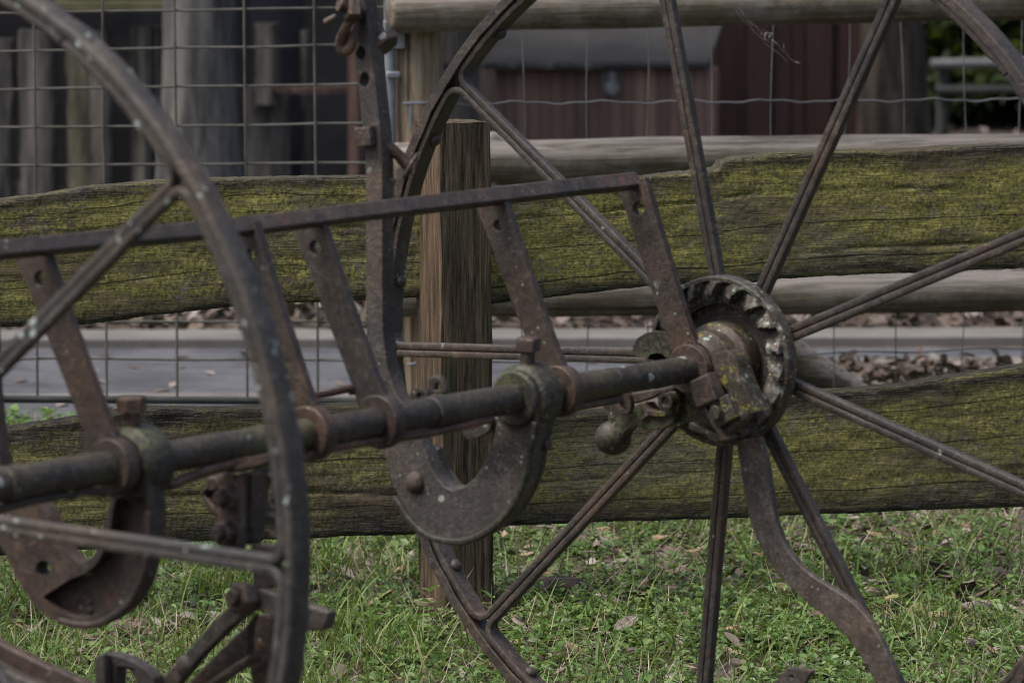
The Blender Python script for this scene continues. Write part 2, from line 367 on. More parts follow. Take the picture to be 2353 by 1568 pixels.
def log_mat(name, axis='x', cols=((.080, .070, .060), (.165, .150, .132), (.250, .232, .212), (.150, .132, .112)), low_tint_k=1.0):
    s = NT(name); sc = (.9, 16, 16) if axis == 'x' else (16, 16, .9)
    ob = s.coord('obj', sc); raw = s.coord('obj')
    g = s.noise(ob, 2.6, 7, .72, 1.0); g2 = s.noise(s.coord('obj', tuple(x*(2.5 if x > 1 else .6) for x in sc)), 3, 4, .7)
    c = s.ramp(s.math('ADD', s.math('MULTIPLY', g, .65), s.math('MULTIPLY', g2, .35)), [(.40, cols[0]), (.48, cols[1]), (.55, cols[2]), (.63, cols[3])])
    ck = s.ramp(s.noise(s.coord('obj', tuple(x*(1.5 if x > 1 else .35) for x in sc)), 4.2, 3, .6), [(.335, 1), (.36, 0)])
    sp = s.spots(raw, 6, .64, .22)
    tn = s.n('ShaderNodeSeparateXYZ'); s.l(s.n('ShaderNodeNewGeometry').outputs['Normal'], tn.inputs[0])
    low_tint = s.math('MULTIPLY', s.ramp(tn.outputs[2], [(.0, 1), (.60, 0)]), s.ramp(s.noise(raw, 9, 6, .75), [(.38, .25), (.56, .95)]))
    # olive-brown tint grows as the log surface turns downward
    c = s.mix(s.math('MULTIPLY', low_tint, low_tint_k), c, s.ramp(g, [(.4, (.060, .052, .032)), (.6, (.120, .106, .068))]))
    c = s.mix(s.math('MULTIPLY', ck, .85), c, (.030, .025, .020)); c = s.mix(s.math('MULTIPLY', sp, .85), c, (.050, .040, .031))
    return s.done(c, .85, s.bump(s.math('SUBTRACT', s.math('ADD', g, s.math('MULTIPLY', g2, .6)), s.math('MULTIPLY', ck, .8)), .7, .006), .2)
M['log'] = log_mat('weathered_round_log'); M['logpost'] = log_mat('weathered_round_post', 'z', ((.10, .072, .046), (.20, .158, .108), (.29, .245, .185), (.16, .125, .085)), .15)
def simple(name, stops, scale=6, det=6, rough=.85, bump=.3, dist=.004, co='obj', sc=(1, 1, 1), spec=.2, metal=0):
    s = NT(name); c = s.coord(co, sc); n = s.noise(c, scale, det, .68)
    return s.done(s.ramp(n, stops), rough, s.bump(n, bump, dist), spec, metal)
M['wire'] = simple('mossy_galvanised_wire', [(.35, (0.042, 0.042, 0.030)), (.5, (0.079, 0.077, 0.065)), (.65, (0.109, 0.104, 0.094))], 9, rough=.55, spec=.4)
M['galv'] = simple('galvanised_steel', [(.35, (0.128, 0.144, 0.160)), (.6, (0.216, 0.240, 0.272))], 14, rough=.5, spec=.5, metal=.3)
M['netting'] = simple('zinc_netting_wire', [(.35, (0.072, 0.077, 0.081)), (.6, (0.135, 0.140, 0.149))], 9, rough=.5, spec=.4)
M['dark_frame'] = simple('dark_gate_tube', [(.35, (.020, .022, .022)), (.65, (.045, .048, .046))], 12, rough=.6)
M['asphalt'] = simple('asphalt', [(.40, (0.048, 0.050, 0.057)), (.5, (0.066, 0.069, 0.079)), (.60, (0.087, 0.089, 0.099))], 4, 12, .9, .4, .004, 'pos')
M['concrete'] = simple('weathered_concrete', [(.3, (0.087, 0.083, 0.078)), (.5, (0.126, 0.120, 0.114)), (.7, (0.157, 0.151, 0.146))], 4, 9, .9, .3, .004, 'pos')
M['soil'] = simple('leafy_soil', [(.3, (.030, .024, .018)), (.5, (.075, .060, .048)), (.7, (.135, .112, .095))], 9, 9, .95, .8, .02, 'pos')
M['rooffelt'] = simple('grey_felt_lid', [(.35, (0.039, 0.039, 0.041)), (.65, (0.069, 0.068, 0.069))], 4, 7, .9, .3, .004)
M['black'] = simple('dark_timber', [(.3, (0.030, 0.030, 0.030)), (.7, (0.072, 0.069, 0.066))], 4, 5, .9)
M['steelblue'] = simple('dark_blue_sheet', [(.3, (0.013, 0.014, 0.021)), (.7, (0.032, 0.035, 0.048))], 2.5, 5, .8)
M['oxide'] = simple('red_oxide_wood', [(.4, (0.065, 0.041, 0.036)), (.6, (0.122, 0.081, 0.071))], 8, 6, .8, sc=(6, 6, .6))
M['greenbeam'] = simple('mossy_beam_wood', [(.3, (.060, .056, .034)), (.5, (.105, .105, .058)), (.7, (.17, .16, .11))], 7, 6, .9, sc=(1, 5, 5))
M['brass'] = simple('dull_silver_metal', [(.3, (0.154, 0.158, 0.168)), (.7, (0.298, 0.302, 0.317))], 30, 3, .35, .1, .001, metal=.4, spec=.5)
M['paintbar'] = simple('grey_painted_pipe', [(.3, (0.099, 0.106, 0.112)), (.7, (0.149, 0.153, 0.162))], 10, 4, .5)
M['darkpipe'] = simple('dark_pipe', [(.3, (0.030, 0.036, 0.033)), (.7, (0.051, 0.057, 0.054))], 10, 4, .6)
def planks(name, cols, width, gap=.05):
    s = NT(name); raw = s.coord('obj'); sx = s.n('ShaderNodeSeparateXYZ'); s.l(raw, sx.inputs[0])
    k = s.math('DIVIDE', sx.outputs[0], width); fl = s.math('FLOOR', k); fr = s.math('FRACT', k)
    wn = s.n('ShaderNodeTexWhiteNoise', noise_dimensions='1D'); s.l(fl, wn.inputs['W'])
    c = s.ramp(wn.outputs[0], [(0, cols[0]), (.55, cols[1]), (1, cols[2])])
    g = s.noise(s.coord('obj', (22, 22, 1.3)), 2.6, 6, .7); c = s.mix(.6, c, s.ramp(g, [(.3, .25), (.7, 1.0)]), 'MULTIPLY')
    e = s.math('LESS_THAN', fr, gap); c = s.mix(e, c, (.012, .010, .009))
    return s.done(c, .85, s.bump(s.math('SUBTRACT', g, s.math('MULTIPLY', e, 2.0)), .5, .006), .2)
M['boxwall'] = planks('brown_box_boards', ((0.181, 0.115, 0.096), (0.247, 0.156, 0.130), (0.331, 0.223, 0.163)), .042, .07)
M['redwall'] = planks('red_brown_boards', ((0.070, 0.042, 0.037), (0.097, 0.056, 0.051), (0.081, 0.047, 0.043)), .175, .05)
def slab_mat(name, a, b, c_):
    return simple(name, [(.40, a), (.5, b), (.60, c_)], 2.6, 8, .9, .6, .01, sc=(7, 7, .8))
M['slab_a'] = slab_mat('grey_slab_wood', (0.044, 0.043, 0.036), (0.105, 0.099, 0.087), (0.178, 0.169, 0.150))
M['slab_b'] = slab_mat('dark_slab_wood', (0.032, 0.032, 0.032), (0.077, 0.073, 0.068), (0.145, 0.134, 0.126))
M['slab_c'] = slab_mat('greenish_slab_wood', (0.036, 0.035, 0.026), (0.084, 0.080, 0.060), (0.143, 0.135, 0.102))
M['trunk_big'] = slab_mat('grey_bark', (0.030, 0.031, 0.033), (0.067, 0.069, 0.067), (0.122, 0.121, 0.114))
M['trunk_dark'] = slab_mat('dark_bark', (.010, .009, .008), (.026, .022, .018), (.055, .046, .036))
def foliage(name, cols, trans=.35, rough=.5, dark=.0, bump=False):
    s = NT(name); rp = s.n('ShaderNodeNewGeometry').outputs['Random Per Island']
    c = s.ramp(rp, cols)
    pos = s.coord('pos'); c = s.mix(.55, c, s.ramp(s.noise(pos, 9, 3, .6), [(.3, .55), (.7, 1.15)]), 'MULTIPLY')
    s.done(c, rough, None, .35)
    tr = s.n('ShaderNodeBsdfTranslucent'); s.l(s.mix(.5, c, (.18, .24, .03)), tr.inputs[0])
    mx = s.n('ShaderNodeMixShader'); mx.inputs[0].default_value = trans; s.l(s.b.outputs[0], mx.inputs[1]); s.l(tr.outputs[0], mx.inputs[2])
    s.l(mx.outputs[0], s.out.inputs[0]); return s.m
M['grass'] = foliage('grass_blades', [(0, (.050, .095, .016)), (.35, (.096, .172, .036)), (.7, (.142, .228, .056)), (.9, (.20, .25, .075)), (1, (.22, .20, .10))])
M['weed'] = foliage('weed_leaves', [(0, (.048, .100, .026)), (.4, (.096, .180, .050)), (.75, (.138, .230, .070)), (1, (.19, .25, .090))], .3, .42)
M['stem'] = foliage('weed_stems', [(0, (.045, .065, .020)), (.6, (.085, .10, .035)), (1, (.12, .075, .05))], .1)
M['straw'] = foliage('dry_straw', [(0, (.16, .125, .085)), (.5, (.26, .215, .155)), (1, (.38, .33, .26))], .1, .7)
M['deadleaf'] = foliage('dead_leaves', [(0, (.045, .034, .028)), (.35, (.11, .086, .072)), (.7, (.19, .162, .142)), (.93, (.29, .26, .235)), (1, (.24, .14, .04))], .08, .75)
M['litter'] = foliage('leaf_litter_chips', [(0, (0.025, 0.017, 0.014)), (.4, (0.071, 0.050, 0.038)), (.75, (0.130, 0.102, 0.087)), (1, (0.236, 0.211, 0.192))], .03, .8)
M['bush'] = foliage('bush_leaves', [(0, (0.011, 0.024, 0.007)), (.5, (0.022, 0.043, 0.011)), (1, (0.042, 0.069, 0.018))], .3)
M['web'] = simple('spider_silk', [(.3, (.30, .30, .30)), (.7, (.45, .45, .45))], 10, rough=.4)

# ================================================================== the hay rake
rake = empty('hay_rake', ORG, -TH)
tag(rake, 'old rusted iron horse-drawn rake with two spoked wheels and a long shaft', 'farm implement')
SPK = (0, 0, 0, 0, .7, .2, 1.7, 1.2, 0)      # the old wheel's spokes are not quite evenly set
def wheel(t0, ph, mats, RO, RI, near=False):
    """open-work iron wheel: flat tyre, inner ring bent into paired half-spokes, hub"""
    wh = empty('wheel', (0, t0, HUBZ), 0, rake)
    m = MB()
    e0, e1 = (-.012, .015) if near else (-.018, .019)
    prof = [(RO, e0), (RO+.002, 0), (RO, e1), (RI, e1), (RI, -.004), (RI+.0015, -.006), (RI+.0015, e0+.005), (RI-.0015, e0+.003), (RI-.001, e0)]
    if near: prof = [(RO-.002, e0-.004), (RO+.001, e0+.002), (RO+.002, 0), (RO, e1), (RI, e1), (RI, e0-.004)]
    N = 160; vs = []; fs = []; n = len(prof)
    for k in range(N):
        q = 2*PI*k/N
        jit = random.gauss(0, .0007)
        for r, h in prof: vs.append(((r+jit)*math.cos(q), h, (r+jit)*math.sin(q)))
    for k in range(N):
        for i in range(n): fs.append((k*n+i, k*n+(i+1) % n, ((k+1) % N)*n+(i+1) % n, ((k+1) % N)*n+i))
    m.add(vs, fs); m.build('rim', mats[0], wh, .002)
    # half-spokes: two bars side by side, each flaring at the rim into the inner ring
    sp = MB(); ang = R(20)
    for sgn in (1, -1):
        off = (.0050 if near else .0056)*sgn; path = [(.045, off), (.2, off), (.4, off), (.55, off)]
        rr = .021; cx = RI-.0068-rr
        for k in range(0, 9):
            q = PI/2*k/8; path.append((cx+rr*math.sin(q), off+sgn*(rr-rr*math.cos(q))))
        a0 = math.atan2(off+sgn*rr, RI-.0068)
        for k in range(1, 13):
            q = a0+(sgn*(ang-.0015)-a0)*k/12; path.append(((RI-.0068)*math.cos(q), (RI-.0068)*math.sin(q)))
        w2 = .0054
        prof2 = [(-w2, -.0035), (-w2*.95, -.0063), (-w2*.72, -.0071), (w2*.72, -.0071), (w2*.95, -.0063), (w2, -.0035), (w2, .0055), (w2*.6, .0075), (-w2*.6, .0075), (-w2, .0055)]
        n2 = len(path)
        P = [Vector((x, 0, z)) for x, z in path]
        A = Vector((0, 1, 0)); vs = []; fs = []; n = len(prof2)
        for i, p in enumerate(P):
            d = (P[min(i+1, n2-1)]-P[max(i-1, 0)]).normalized(); side = A.cross(d)
            grow = 0 if i < 5 else min(1, (i-4)/8)
            for u, v in prof2:
                vv = v if grow == 0 else (v-.003*grow if v < 0 else v+.014*grow)
                vs.append(p+side*u*(1 if grow == 0 else 1)+A*(vv-.004))
        for i in range(n2-1):
            for k in range(n): fs.append((i*n+k, i*n+(k+1) % n, (i+1)*n+(k+1) % n, (i+1)*n+k))
        fs.append(tuple(range(n))); fs.append(tuple((n2-1)*n+k for k in range(n)))
        sp.add(vs, fs)
        # rivet on the inner ring
        q = sgn*R(9.5); c = Vector(((RI-.0125)*math.cos(q), .004, (RI-.0125)*math.sin(q)))
        sp.dome(c, (-math.cos(q), 0, -math.sin(q)), .0105, .0085, 10, 4)
    first = sp.build('spoke', mats[1], wh, .0012)
    for i in range(9):
        o = first if i == 0 else first.copy()
        if i: COL.objects.link(o); o.parent = wh
        o.rotation_euler = (0, -(ph-R(40)*i+R(0 if near else SPK[i])), 0)
    h = MB(); h.lathe([(.001, -.012), (.040, -.012), (.046, .0), (.070, .012), (.070, .026), (.046, .034), (.046, .075), (.036, .085), (.001, .085)], 40)
    h.build('hub', mats[2], wh, .002)
    return wh
fw = wheel(0, 2.4931, (M['iron_spoke'], M['iron_spoke'], M['cast']), .646, .632)
nw = wheel(-LEN, .685, (M['iron_near'], M['iron_near'], M['cast']), .653, .640, True)

# ratchet ring on the inner face of the far wheel
def ratchet():
    NT_ = 19; SUB = 22; N = NT_*SUB
    rad = [.066, .0785, .0800, .0820, .0830, .086, .090, .094, .098, .102, .106, .1098, .1112, .1122, .1165, .1182]
    vs = []; fs = []; n = len(rad)
    base = -.032
    for k in range(N):
        q = 2*PI*k/N
        for r in rad:
            u = (r-.0830)/(.1112-.0830)
            if -.01 <= u <= 1.01:
                x = 1-((k/SUB + .48*u) % 1.0)
                h = .023*(x**1.15)*min(1, .35+u*1.6)+.001
            else: h = .010 if r > .1115 else .003
            t = base-h
            if r < .0795: t = -.012
            if r > .1175: t = base-.008
            jr = random.gauss(0, .0005) if -.01 <= u <= 1.01 else random.gauss(0, .0002)
            vs.append((r*1.03*math.cos(q), t+jr, r*1.03*math.sin(q)))
        for r, t in ((.1222, base+.012), (.066, base+.012)): vs.append((r*math.cos(q), t, r*math.sin(q)))
    n += 2
    for k in range(N):
        k2 = (k+1) % N
        for i in range(n): fs.append((k*n+i, k2*n+i, k2*n+(i+1) % n, k*n+(i+1) % n))
    m = MB(); m.add(vs, fs); return m
rr_ = ratchet().build('ratchet_ring', M['ratchet'], fw, 0, smooth=22)
d_ = MB(); d_.lathe([(.001, -.028), (.052, -.028), (.056, -.020), (.0805, -.0165), (.0805, .002), (.001, .002)], 48)
d_.build('hub_plate', M['iron'], fw, .001)

# ------------------------------------------------ shaft with its sleeves
sh = MB(); sr = .0200
def seg(t0, t1, r): sh.lathe([(.001, t0), (r-.0012, t0), (r, t0+.0012), (r, t1-.0012), (r-.0012, t1), (.001, t1)], 36, c=(0, 0, SZ))
cuts = [-LEN-.02, t_shaft(33), t_shaft(320), t_shaft(985), t_shaft(1404), -.03]
rads = [.0193, .0205, .0196, .0204, .0193]
for i in range(5): seg(cuts[i]+.0014, cuts[i+1]-.0014, rads[i])
shaft = sh.build('shaft', M['shaft'], rake)
for px, wd in ((1000, .012), (20, .012)):        # loose split collars
    m = MB(); t = t_shaft(px); m.lathe([(.0195, t-wd), (.0222, t-wd+.002), (.0222, t+wd), (.0195, t+wd+.001)], 36, c=(0, 0, SZ)); m.build('collar', M['shaft'], rake, 0)

# ------------------------------------------------ rocker arms and their top bar
arms = [((1590, 851), (1473, 478), .0105), ((1287, 898), (1150, 518), .0078), ((876, 966), (730, 568), .0095), ((716, 995), (581, 587), .0095), ((262, 1064), (99, 639), .0098)]
tops = []
for i, (rp, hp, hr) in enumerate(arms):
    t = t_shaft(rp[0]); a = Vector((0, 0, 0)); hw, hz = wz(hp[0], hp[1], t)
    c0 = Vector((0, SZ)); hv = Vector((hw, hz)); d = (hv-c0).normalized(); nrm = Vector((d.y, -d.x))
    L = (hv-c0).length; w = .0225
    top = hv + d*.030; tops.append((top.x, t, top.y))
    ring = .0365; q0 = math.asin(w*1.02/ring)
    pts = []
    dang = math.atan2(d.y, d.x)
    for k in range(25):
        q = dang+q0+(2*PI-2*q0)*k/24; pts.append((c0.x+ring*math.cos(q), c0.y+ring*math.sin(q)))
    sh_ = ring*math.cos(q0)
    for u, s_ in ((sh_+.028, -w*.93), (L*.5, -w*.95), (L-.06, -w*1.0), (L-.02, -w*1.04), (L+.008, -w*1.1), (L+.038, -w*1.12), (L+.038, w*1.12), (L+.008, w*1.06), (L-.02, w*1.0), (L-.06, w), (L*.5, w*.95), (sh_+.028, w*.93)):
        p = c0+d*u+Vector((-nrm.x, -nrm.y))*(-s_)*-1; pts.append((p.x, p.y))
    m = MB(); m.plate(pts, t-.0065, t+.0065, [circ(hw, hz, hr)])
    m.build('rocker_arm', M['iron_brown'] if i in (0, 4) else M['iron'], rake, .0018)
    b = MB(); b.lathe([(.0198, t-.012), (.0335, t-.012), (.0352, t-.010), (.0352, t+.010), (.0335, t+.012), (.0198, t+.012)], 36, c=(0, 0, SZ))
    b.build('arm_ring', M['iron_brown'], rake, 0)
# top bar follows the arm tops
wt = tops[0][0]
bar_px = [(-160, 589), (0, 574), (150, 560), (300, 545), (440, 533), (560, 521), (730, 500), (900, 479), (1150, 450), (1300, 432), (1400, 422), (1462, 415)]
bp = []
for px, py in bar_px:
    t, z = tz(px, py, wt); bp.append((wt, t, z))
bp = smoothpath(bp, 4)
m = MB(); a_ = R(52); sec = []
for u, v in ((-.0115, -.0075), (.0115, -.0075), (.0115, .0075), (-.0115, .0075)):
    sec.append((u*math.cos(a_)-v*math.sin(a_), u*math.sin(a_)+v*math.cos(a_)))
vs = []; fs = []
for p in bp:
    for u, v in sec: vs.append((p[0]-u, p[1], p[2]+v))
for i in range(len(bp)-1):
    for k in range(4): fs.append((i*4+k, i*4+(k+1) % 4, (i+1)*4+(k+1) % 4, (i+1)*4+k))
fs += [(0, 1, 2, 3), tuple((len(bp)-1)*4+k for k in (3, 2, 1, 0))]
m.add(vs, fs); m.build('top_bar', rust('top_bar_iron', hotpos=.60, hot=(.15, .060, .040), lichen=.97), rake, .0022)

# ------------------------------------------------ crank casting with the upright lever
tC = t_shaft(1186)
left = [(800, -300), (806, -120), (809, 60), (813, 124), (828, 258), (838, 339), (840, 440), (840, 540), (840, 721), (843, 824), (858, 903), (866, 960), (871, 1029)]
out8 = cr(8, [(330, 60), (360, 180), (430, 360), (505, 485), (600, 575), (700, 612), (830, 625), (930, 602), (1050, 535), (1150, 432), (1225, 310), (1280, 160), (1300, 20)])
out5 = cr(5, [(1322, 1430), (1340, 1300), (1342, 1190), (1320, 1080), (1260, 1000), (1170, 985), (1095, 1020), (1055, 1090), (1062, 1190), (1078, 1290), (1066, 1390), (1046, 1480)])
in8 = cr(8, [(1030, 20), (1000, 90), (930, 195), (850, 262), (780, 284), (720, 256), (660, 176), (620, 90), (592, 10)])
in5 = cr(5, [(575, 1490), (545, 1390), (500, 1260)])
right = [(909, 905), (888, 841), (879, 755), (878, 640), (878, 520), (878, 412), (874, 309), (863, 206), (847, 86), (838, 0), (830, -120), (822, -300)]
outl = left+out8+out5+in8+in5+right
pts = [wz(x, y, tC) for x, y in outl]
h1 = wz(*cr(2, [(165, 360)])[0], tC); h2 = wz(*cr(2, [(188, 536)])[0], tC)
def elong(c, rx, rz, tilt=-.3): return [(c[0]+rx*math.cos(q)*math.cos(tilt)-rz*math.sin(q)*math.sin(tilt), c[1]+rx*math.cos(q)*math.sin(tilt)+rz*math.sin(q)*math.cos(tilt)) for q in [2*PI*k/20 for k in range(20)]]
m = MB(); m.plate(pts, tC, tC+.026, [elong(h1, .0075, .0098), elong(h2, .0078, .0105)])
crank = m.build('crank_lever', M['iron_grey'], rake, .0028)
# the heavy crescent: thicker body behind and a raised lip round the outer edge
body = [wz(x, y, tC+.004) for x, y in cr(8, [(335, 60), (362, 180), (432, 360), (507, 485), (602, 573), (702, 609), (830, 621), (930, 598), (1048, 531), (1148, 428), (1222, 306), (1277, 156), (1297, 20)])+out5[:7]+out5[7:]+in8+cr(5, [(560, 1500), (470, 1490)])]
m = MB(); m.plate(body, tC+.003, tC+.046); m.build('crescent_casting', M['cast'], rake, .003)
lipc = [wz(x, y, tC) for x, y in cr(8, [(400, 330), (498, 478), (600, 572), (700, 611), (830, 623), (930, 600), (1050, 533), (1150, 430), (1225, 308), (1280, 158), (1300, 18)])+cr(5, [(1322, 1432), (1338, 1320)])]
m = MB(); m.sweep([(a, tC-.002, b) for a, b in smoothpath(lipc, 4)], [(-.004, -.004), (.004, -.004), (.0055, .004), (-.0055, .004)], (0, 1, 0)); m.build('lip', M['cast'], rake, .002)
m = MB(); bc = t_shaft(1184)
m.lathe([(.0205, tC-.008), (.0355, tC-.008), (.0385, tC-.005), (.0390, tC+.004), (.0445, tC+.008), (.0465, tC+.014), (.0465, tC+.042), (.042, tC+.047), (.0205, tC+.047)], 44, c=(0, 0, SZ))
boss = m.build('boss', M['cast'], rake, .001)
def hexbolt(name, base, axis, r, h, stem, n=6, mat='iron', ph=.3, sr_=None):
    A = Vector(axis).normalized(); m = MB(); m.prism(base, A, sr_ or r*.55, stem+h*.3, 14); m.prism(Vector(base)+A*stem, A, r, h, n, ph, r*.12)
    return m.build(name, M[mat], rake, .0012)
bz = SZ+.044
hexbolt('set_screw', (0.002, tC+.022, bz-.004), (0.04, 0, 1), .0185, .019, .022, 4, 'iron_brown', .25)
rv = wz(*cr(8, [(530, 230)])[0], tC)
m = MB(); m.dome((rv[0], tC+.001, rv[1]), (0, -1, 0), .0165, .013); m.build('rivet', M['iron_brown'], rake)
s1 = wz(*cr(5, [(1440, 1470)])[0], tC+.05)
hexbolt('side_bolt', (s1[0]-.006, tC+.034, s1[1]), (1, 0, .1), .0085, .011, .004, 6, 'iron_brown')

# lever fittings
n1 = wz(*cr(2, [(215, 912)])[0], tC)
m = MB(); m.prism((n1[0], tC+.002, n1[1]), (0, -1, 0), .0190, .016, 4, .12, .002); m.build('lever_nut', M['iron_brown'], rake, .0015)
def pt(px, py, t): a, b = wz(px, py, t); return Vector((a, t, b))
rod = [pt(*cr(2, [(330, 960)])[0], tC+.02), pt(*cr(2, [(420, 1040)])[0], tC+.03), pt(*cr(2, [(480, 1100)])[0], tC+.04), pt(*cr(2, [(525, 1125)])[0], tC+.045)]
m = MB(); m.tube(rod, [.0085, .0080, .0090, .0105], 14); m.build('link_rod', M['iron_brown'], rake)
m = MB(); dr = (rod[-1]-rod[-2]).normalized(); c = rod[-1]-dr*.006
mat_ = dr.to_track_quat('Z', 'Y').to_matrix()
ringp = [c+mat_@Vector((.0175*math.cos(2*PI*k/24), .0175*math.sin(2*PI*k/24), 0)) for k in range(25)]
m.tube(ringp, .003, 8, False); m.build('washer', M['iron_grey'], rake)
m = MB(); m.tube([pt(*cr(13, [(1080, 560)])[0], tC+.02), pt(*cr(13, [(1250, 780)])[0], tC+.028), pt(*cr(13, [(1420, 980)])[0], tC+.034), pt(*cr(13, [(1500, 1060)])[0], tC+.036)], [.0088, .0088, .0095, .010], 14)
c = pt(*cr(13, [(1450, 1060)])[0], tC+.036); m.prism(c+Vector((-.006, 0, .004)), (.7, 0, -.7), .0215, .013, 6, .2, .002)
m.box(pt(*cr(13, [(1270, 1085)])[0], tC+.036), (.022, .008, .008)); m.build('through_bolt', M['iron_brown'], rake, .0012)
m = MB(); c = pt(*cr(13, [(560, 180)])[0], tC-.03)
m.tube([pt(*cr(13, [(860, 230)])[0], tC+.004), pt(*cr(13, [(700, 220)])[0], tC-.015), c, c+Vector((-.008, -.014, .004))], [.011, .011, .0105, .010], 14)
m.prism(c+Vector((.010, .006, -.002)), (-.55, -.75, .1), .0235, .016, 4, .5, .003)
m.prism(pt(*cr(13, [(790, 200)])[0], tC-.002), (-.3, -1, .1), .020, .012, 6, .1, .002)
m.tube([c+Vector((-.014, -.01, -.012)), c+Vector((-.030, -.016, -.022))], [.0045, .006], 8)
m.tube([c+Vector((0, -.006, .008)), c+Vector((-.004, -.010, .034))], [.006, .005], 8)
m.build('pin_nut', M['iron_orange'], rake, .0015)

# rods that run under the shaft
def rodtz(pix, w, r, name, mat):
    m = MB(); P = []
    for px, py in pix: t, z = tz(px, py, w); P.append((w, t, z))
    m.tube(smoothpath(P, 5), r, 12); return m.build(name, M[mat], rake)
rodtz([(-60, 1190), (40, 1158), (140, 1138)]+cr(7, [(480, 320), (560, 285), (700, 300)]), .006, .0052, 'trip_rod', 'iron_brown')
rodtz(cr(7, [(1120, 250), (1200, 222), (1300, 180), (1400, 145), (1500, 118), (1640, 85)]), .014, .0068, 'trip_rod', 'iron_red')
rodtz([(690, 1052), (745, 1030)]+cr(5, [(0, 1490), (200, 1458), (400, 1432), (650, 1390), (850, 1345), (1040, 1300)]), .010, .0056, 'trip_rod', 'iron_red')
rodtz(cr(5, [(1470, 1260), (1640, 1215), (1830, 1180), (1900, 1160)]), .006, .0062, 'trip_rod', 'iron_brown')
rodtz(cr(4, [(2060, 1155), (2200, 1130), (2353, 1095)])+cr(5, [(100, 1118), (185, 1108)]), -.045, .0052, 'tie_rod', 'iron_red')

def pplate(name, mat, pix, t, th, holes=(), bevel=.002, parent=None, sub=None):
    m = MB(); m.plate([wz(x, y, t) for x, y in pix], t, t+th, [[wz(x, y, t) for x, y in h] for h in holes]); return m.build(name, M[mat], parent or rake, bevel)
# little brackets standing behind the shaft at the collar and hanging beneath it
tb = t_shaft(1000)+.01
pplate('eye_bracket', 'iron_brown', cr(5, [(608, 1130), (615, 1030), (660, 1012), (695, 1025), (730, 1090), (735, 1135)]), tb+.03, .010, [cr(5, [(655, 1110), (662, 1070), (685, 1062), (700, 1110)])])
pplate('loop_bracket', 'iron', smoothpath(cr(5, [(500, 1180), (498, 1125), (530, 1098), (570, 1098), (605, 1130), (612, 1185)]), 3), tb+.05, .010, [cr(5, [(535, 1160), (545, 1125), (570, 1128), (585, 1165)])])
pplate('hook_plate', 'iron', smoothpath(cr(5, [(845, 1360), (935, 1350), (965, 1330), (1025, 1290), (1030, 1370), (970, 1415), (880, 1440), (850, 1410)]), 3), tC-.03, .012)

# ------------------------------------------------ left crescent casting (open web between two flanges)
tD = t_shaft(285)
outer7 = smoothpath(cr(7, [(-120, 420), (-60, 540), (0, 640), (60, 750), (115, 880), (200, 1010), (285, 1098), (395, 1162), (515, 1193), (645, 1188), (760, 1135), (862, 1052), (935, 940), (985, 790), (1002, 600), (1000, 420), (990, 250)]), 3)
inner7 = cr(7, [(985, 60), (900, -40), (800, -20), (740, 120), (738, 310), (716, 450), (693, 570), (645, 690), (600, 742), (550, 775), (500, 752), (440, 690), (385, 590), (330, 470), (285, 400), (200, 330), (60, 300)])
rec = smoothpath(cr(7, [(775, 335), (870, 322), (965, 335), (985, 420), (978, 590), (955, 740), (905, 880), (825, 1000), (720, 1085), (600, 1125), (485, 1122), (385, 1085), (305, 1015), (296, 985), (380, 930), (470, 872), (565, 835), (645, 765), (704, 650), (738, 520), (752, 420)]), 3)
lh = cr(7, [(288+52*math.cos(q)*.95, 800+52*math.sin(q)) for q in [2*PI*k/18 for k in range(18)]])
out_all = [wz(x, y, tD) for x, y in outer7+inner7]
m = MB(); m.plate(out_all, tD, tD+.022, [[wz(x, y, tD) for x, y in rec], [wz(x, y, tD) for x, y in lh]])
lc = m.build('crescent_casting', M['iron'], rake, .003)
m = MB(); out_b = [wz(x, y, tD) for x, y in outer7+inner7]
rp_ = [wz(x, y, tD) for x, y in rec]; ca = sum(p[0] for p in rp_)/len(rp_); cb = sum(p[1] for p in rp_)/len(rp_)
m.plate([(ca+(a-ca)*1.06, cb+(b-cb)*1.06) for a, b in rp_], tD+.0215, tD+.030); m.build('crescent_web', M['iron_brown'], rake, .003)
edge7 = [wz(x, y, tD) for x, y in smoothpath(cr(7, [(395, 1150), (515, 1181), (645, 1176), (752, 1125), (852, 1044), (922, 935), (971, 790), (988, 600), (988, 420)]), 4)]
m = MB(); m.sweep([(a, tD-.001, b) for a, b in edge7], [(-.004, -.003), (.004, -.003), (.005, .003), (-.005, .003)], (0, 1, 0)); m.build('lip', M['iron_brown'], rake, .002)
m = MB(); tb2 = tD
m.lathe([(.0205, tb2-.004), (.0375, tb2-.004), (.0405, tb2+.002), (.0455, tb2+.008), (.0470, tb2+.040), (.043, tb2+.046), (.0205, tb2+.046)], 44, c=(0, 0, SZ)); m.build('boss', M['cast'], rake, .001)
hexbolt('set_screw', (-.002, tb2+.018, SZ+.040), (-.03, 0, 1), .0190, .020, .022, 6, 'iron_brown', .1)
m = MB()
for dx, dy in ((560, 960), (590, 1030), (600, 1080), (575, 1000)):
    a, b = wz(*cr(7, [(dx, dy)])[0], tD+.02); m.dome((a, tD+.0217, b), (0, -1, 0), .006, .004, 8, 3)
m.build('casting_mark', M['iron_brown'], rake)
# the left crank's own lever rises out of the picture on the near side
lv = [(-60, 0), (-66, 200)]
ll = [wz(x, y, tD+.005) for x, y in cr(7, [(-120, 420), (60, 300), (-20, 0), (-60, -400), (-80, -900), (-90, -1600), (-330, -1600), (-300, -900), (-260, -300), (-200, 100)])]
m = MB(); m.plate(ll, tD+.004, tD+.028); m.build('crank_lever', M['iron_grey'], rake, .003)

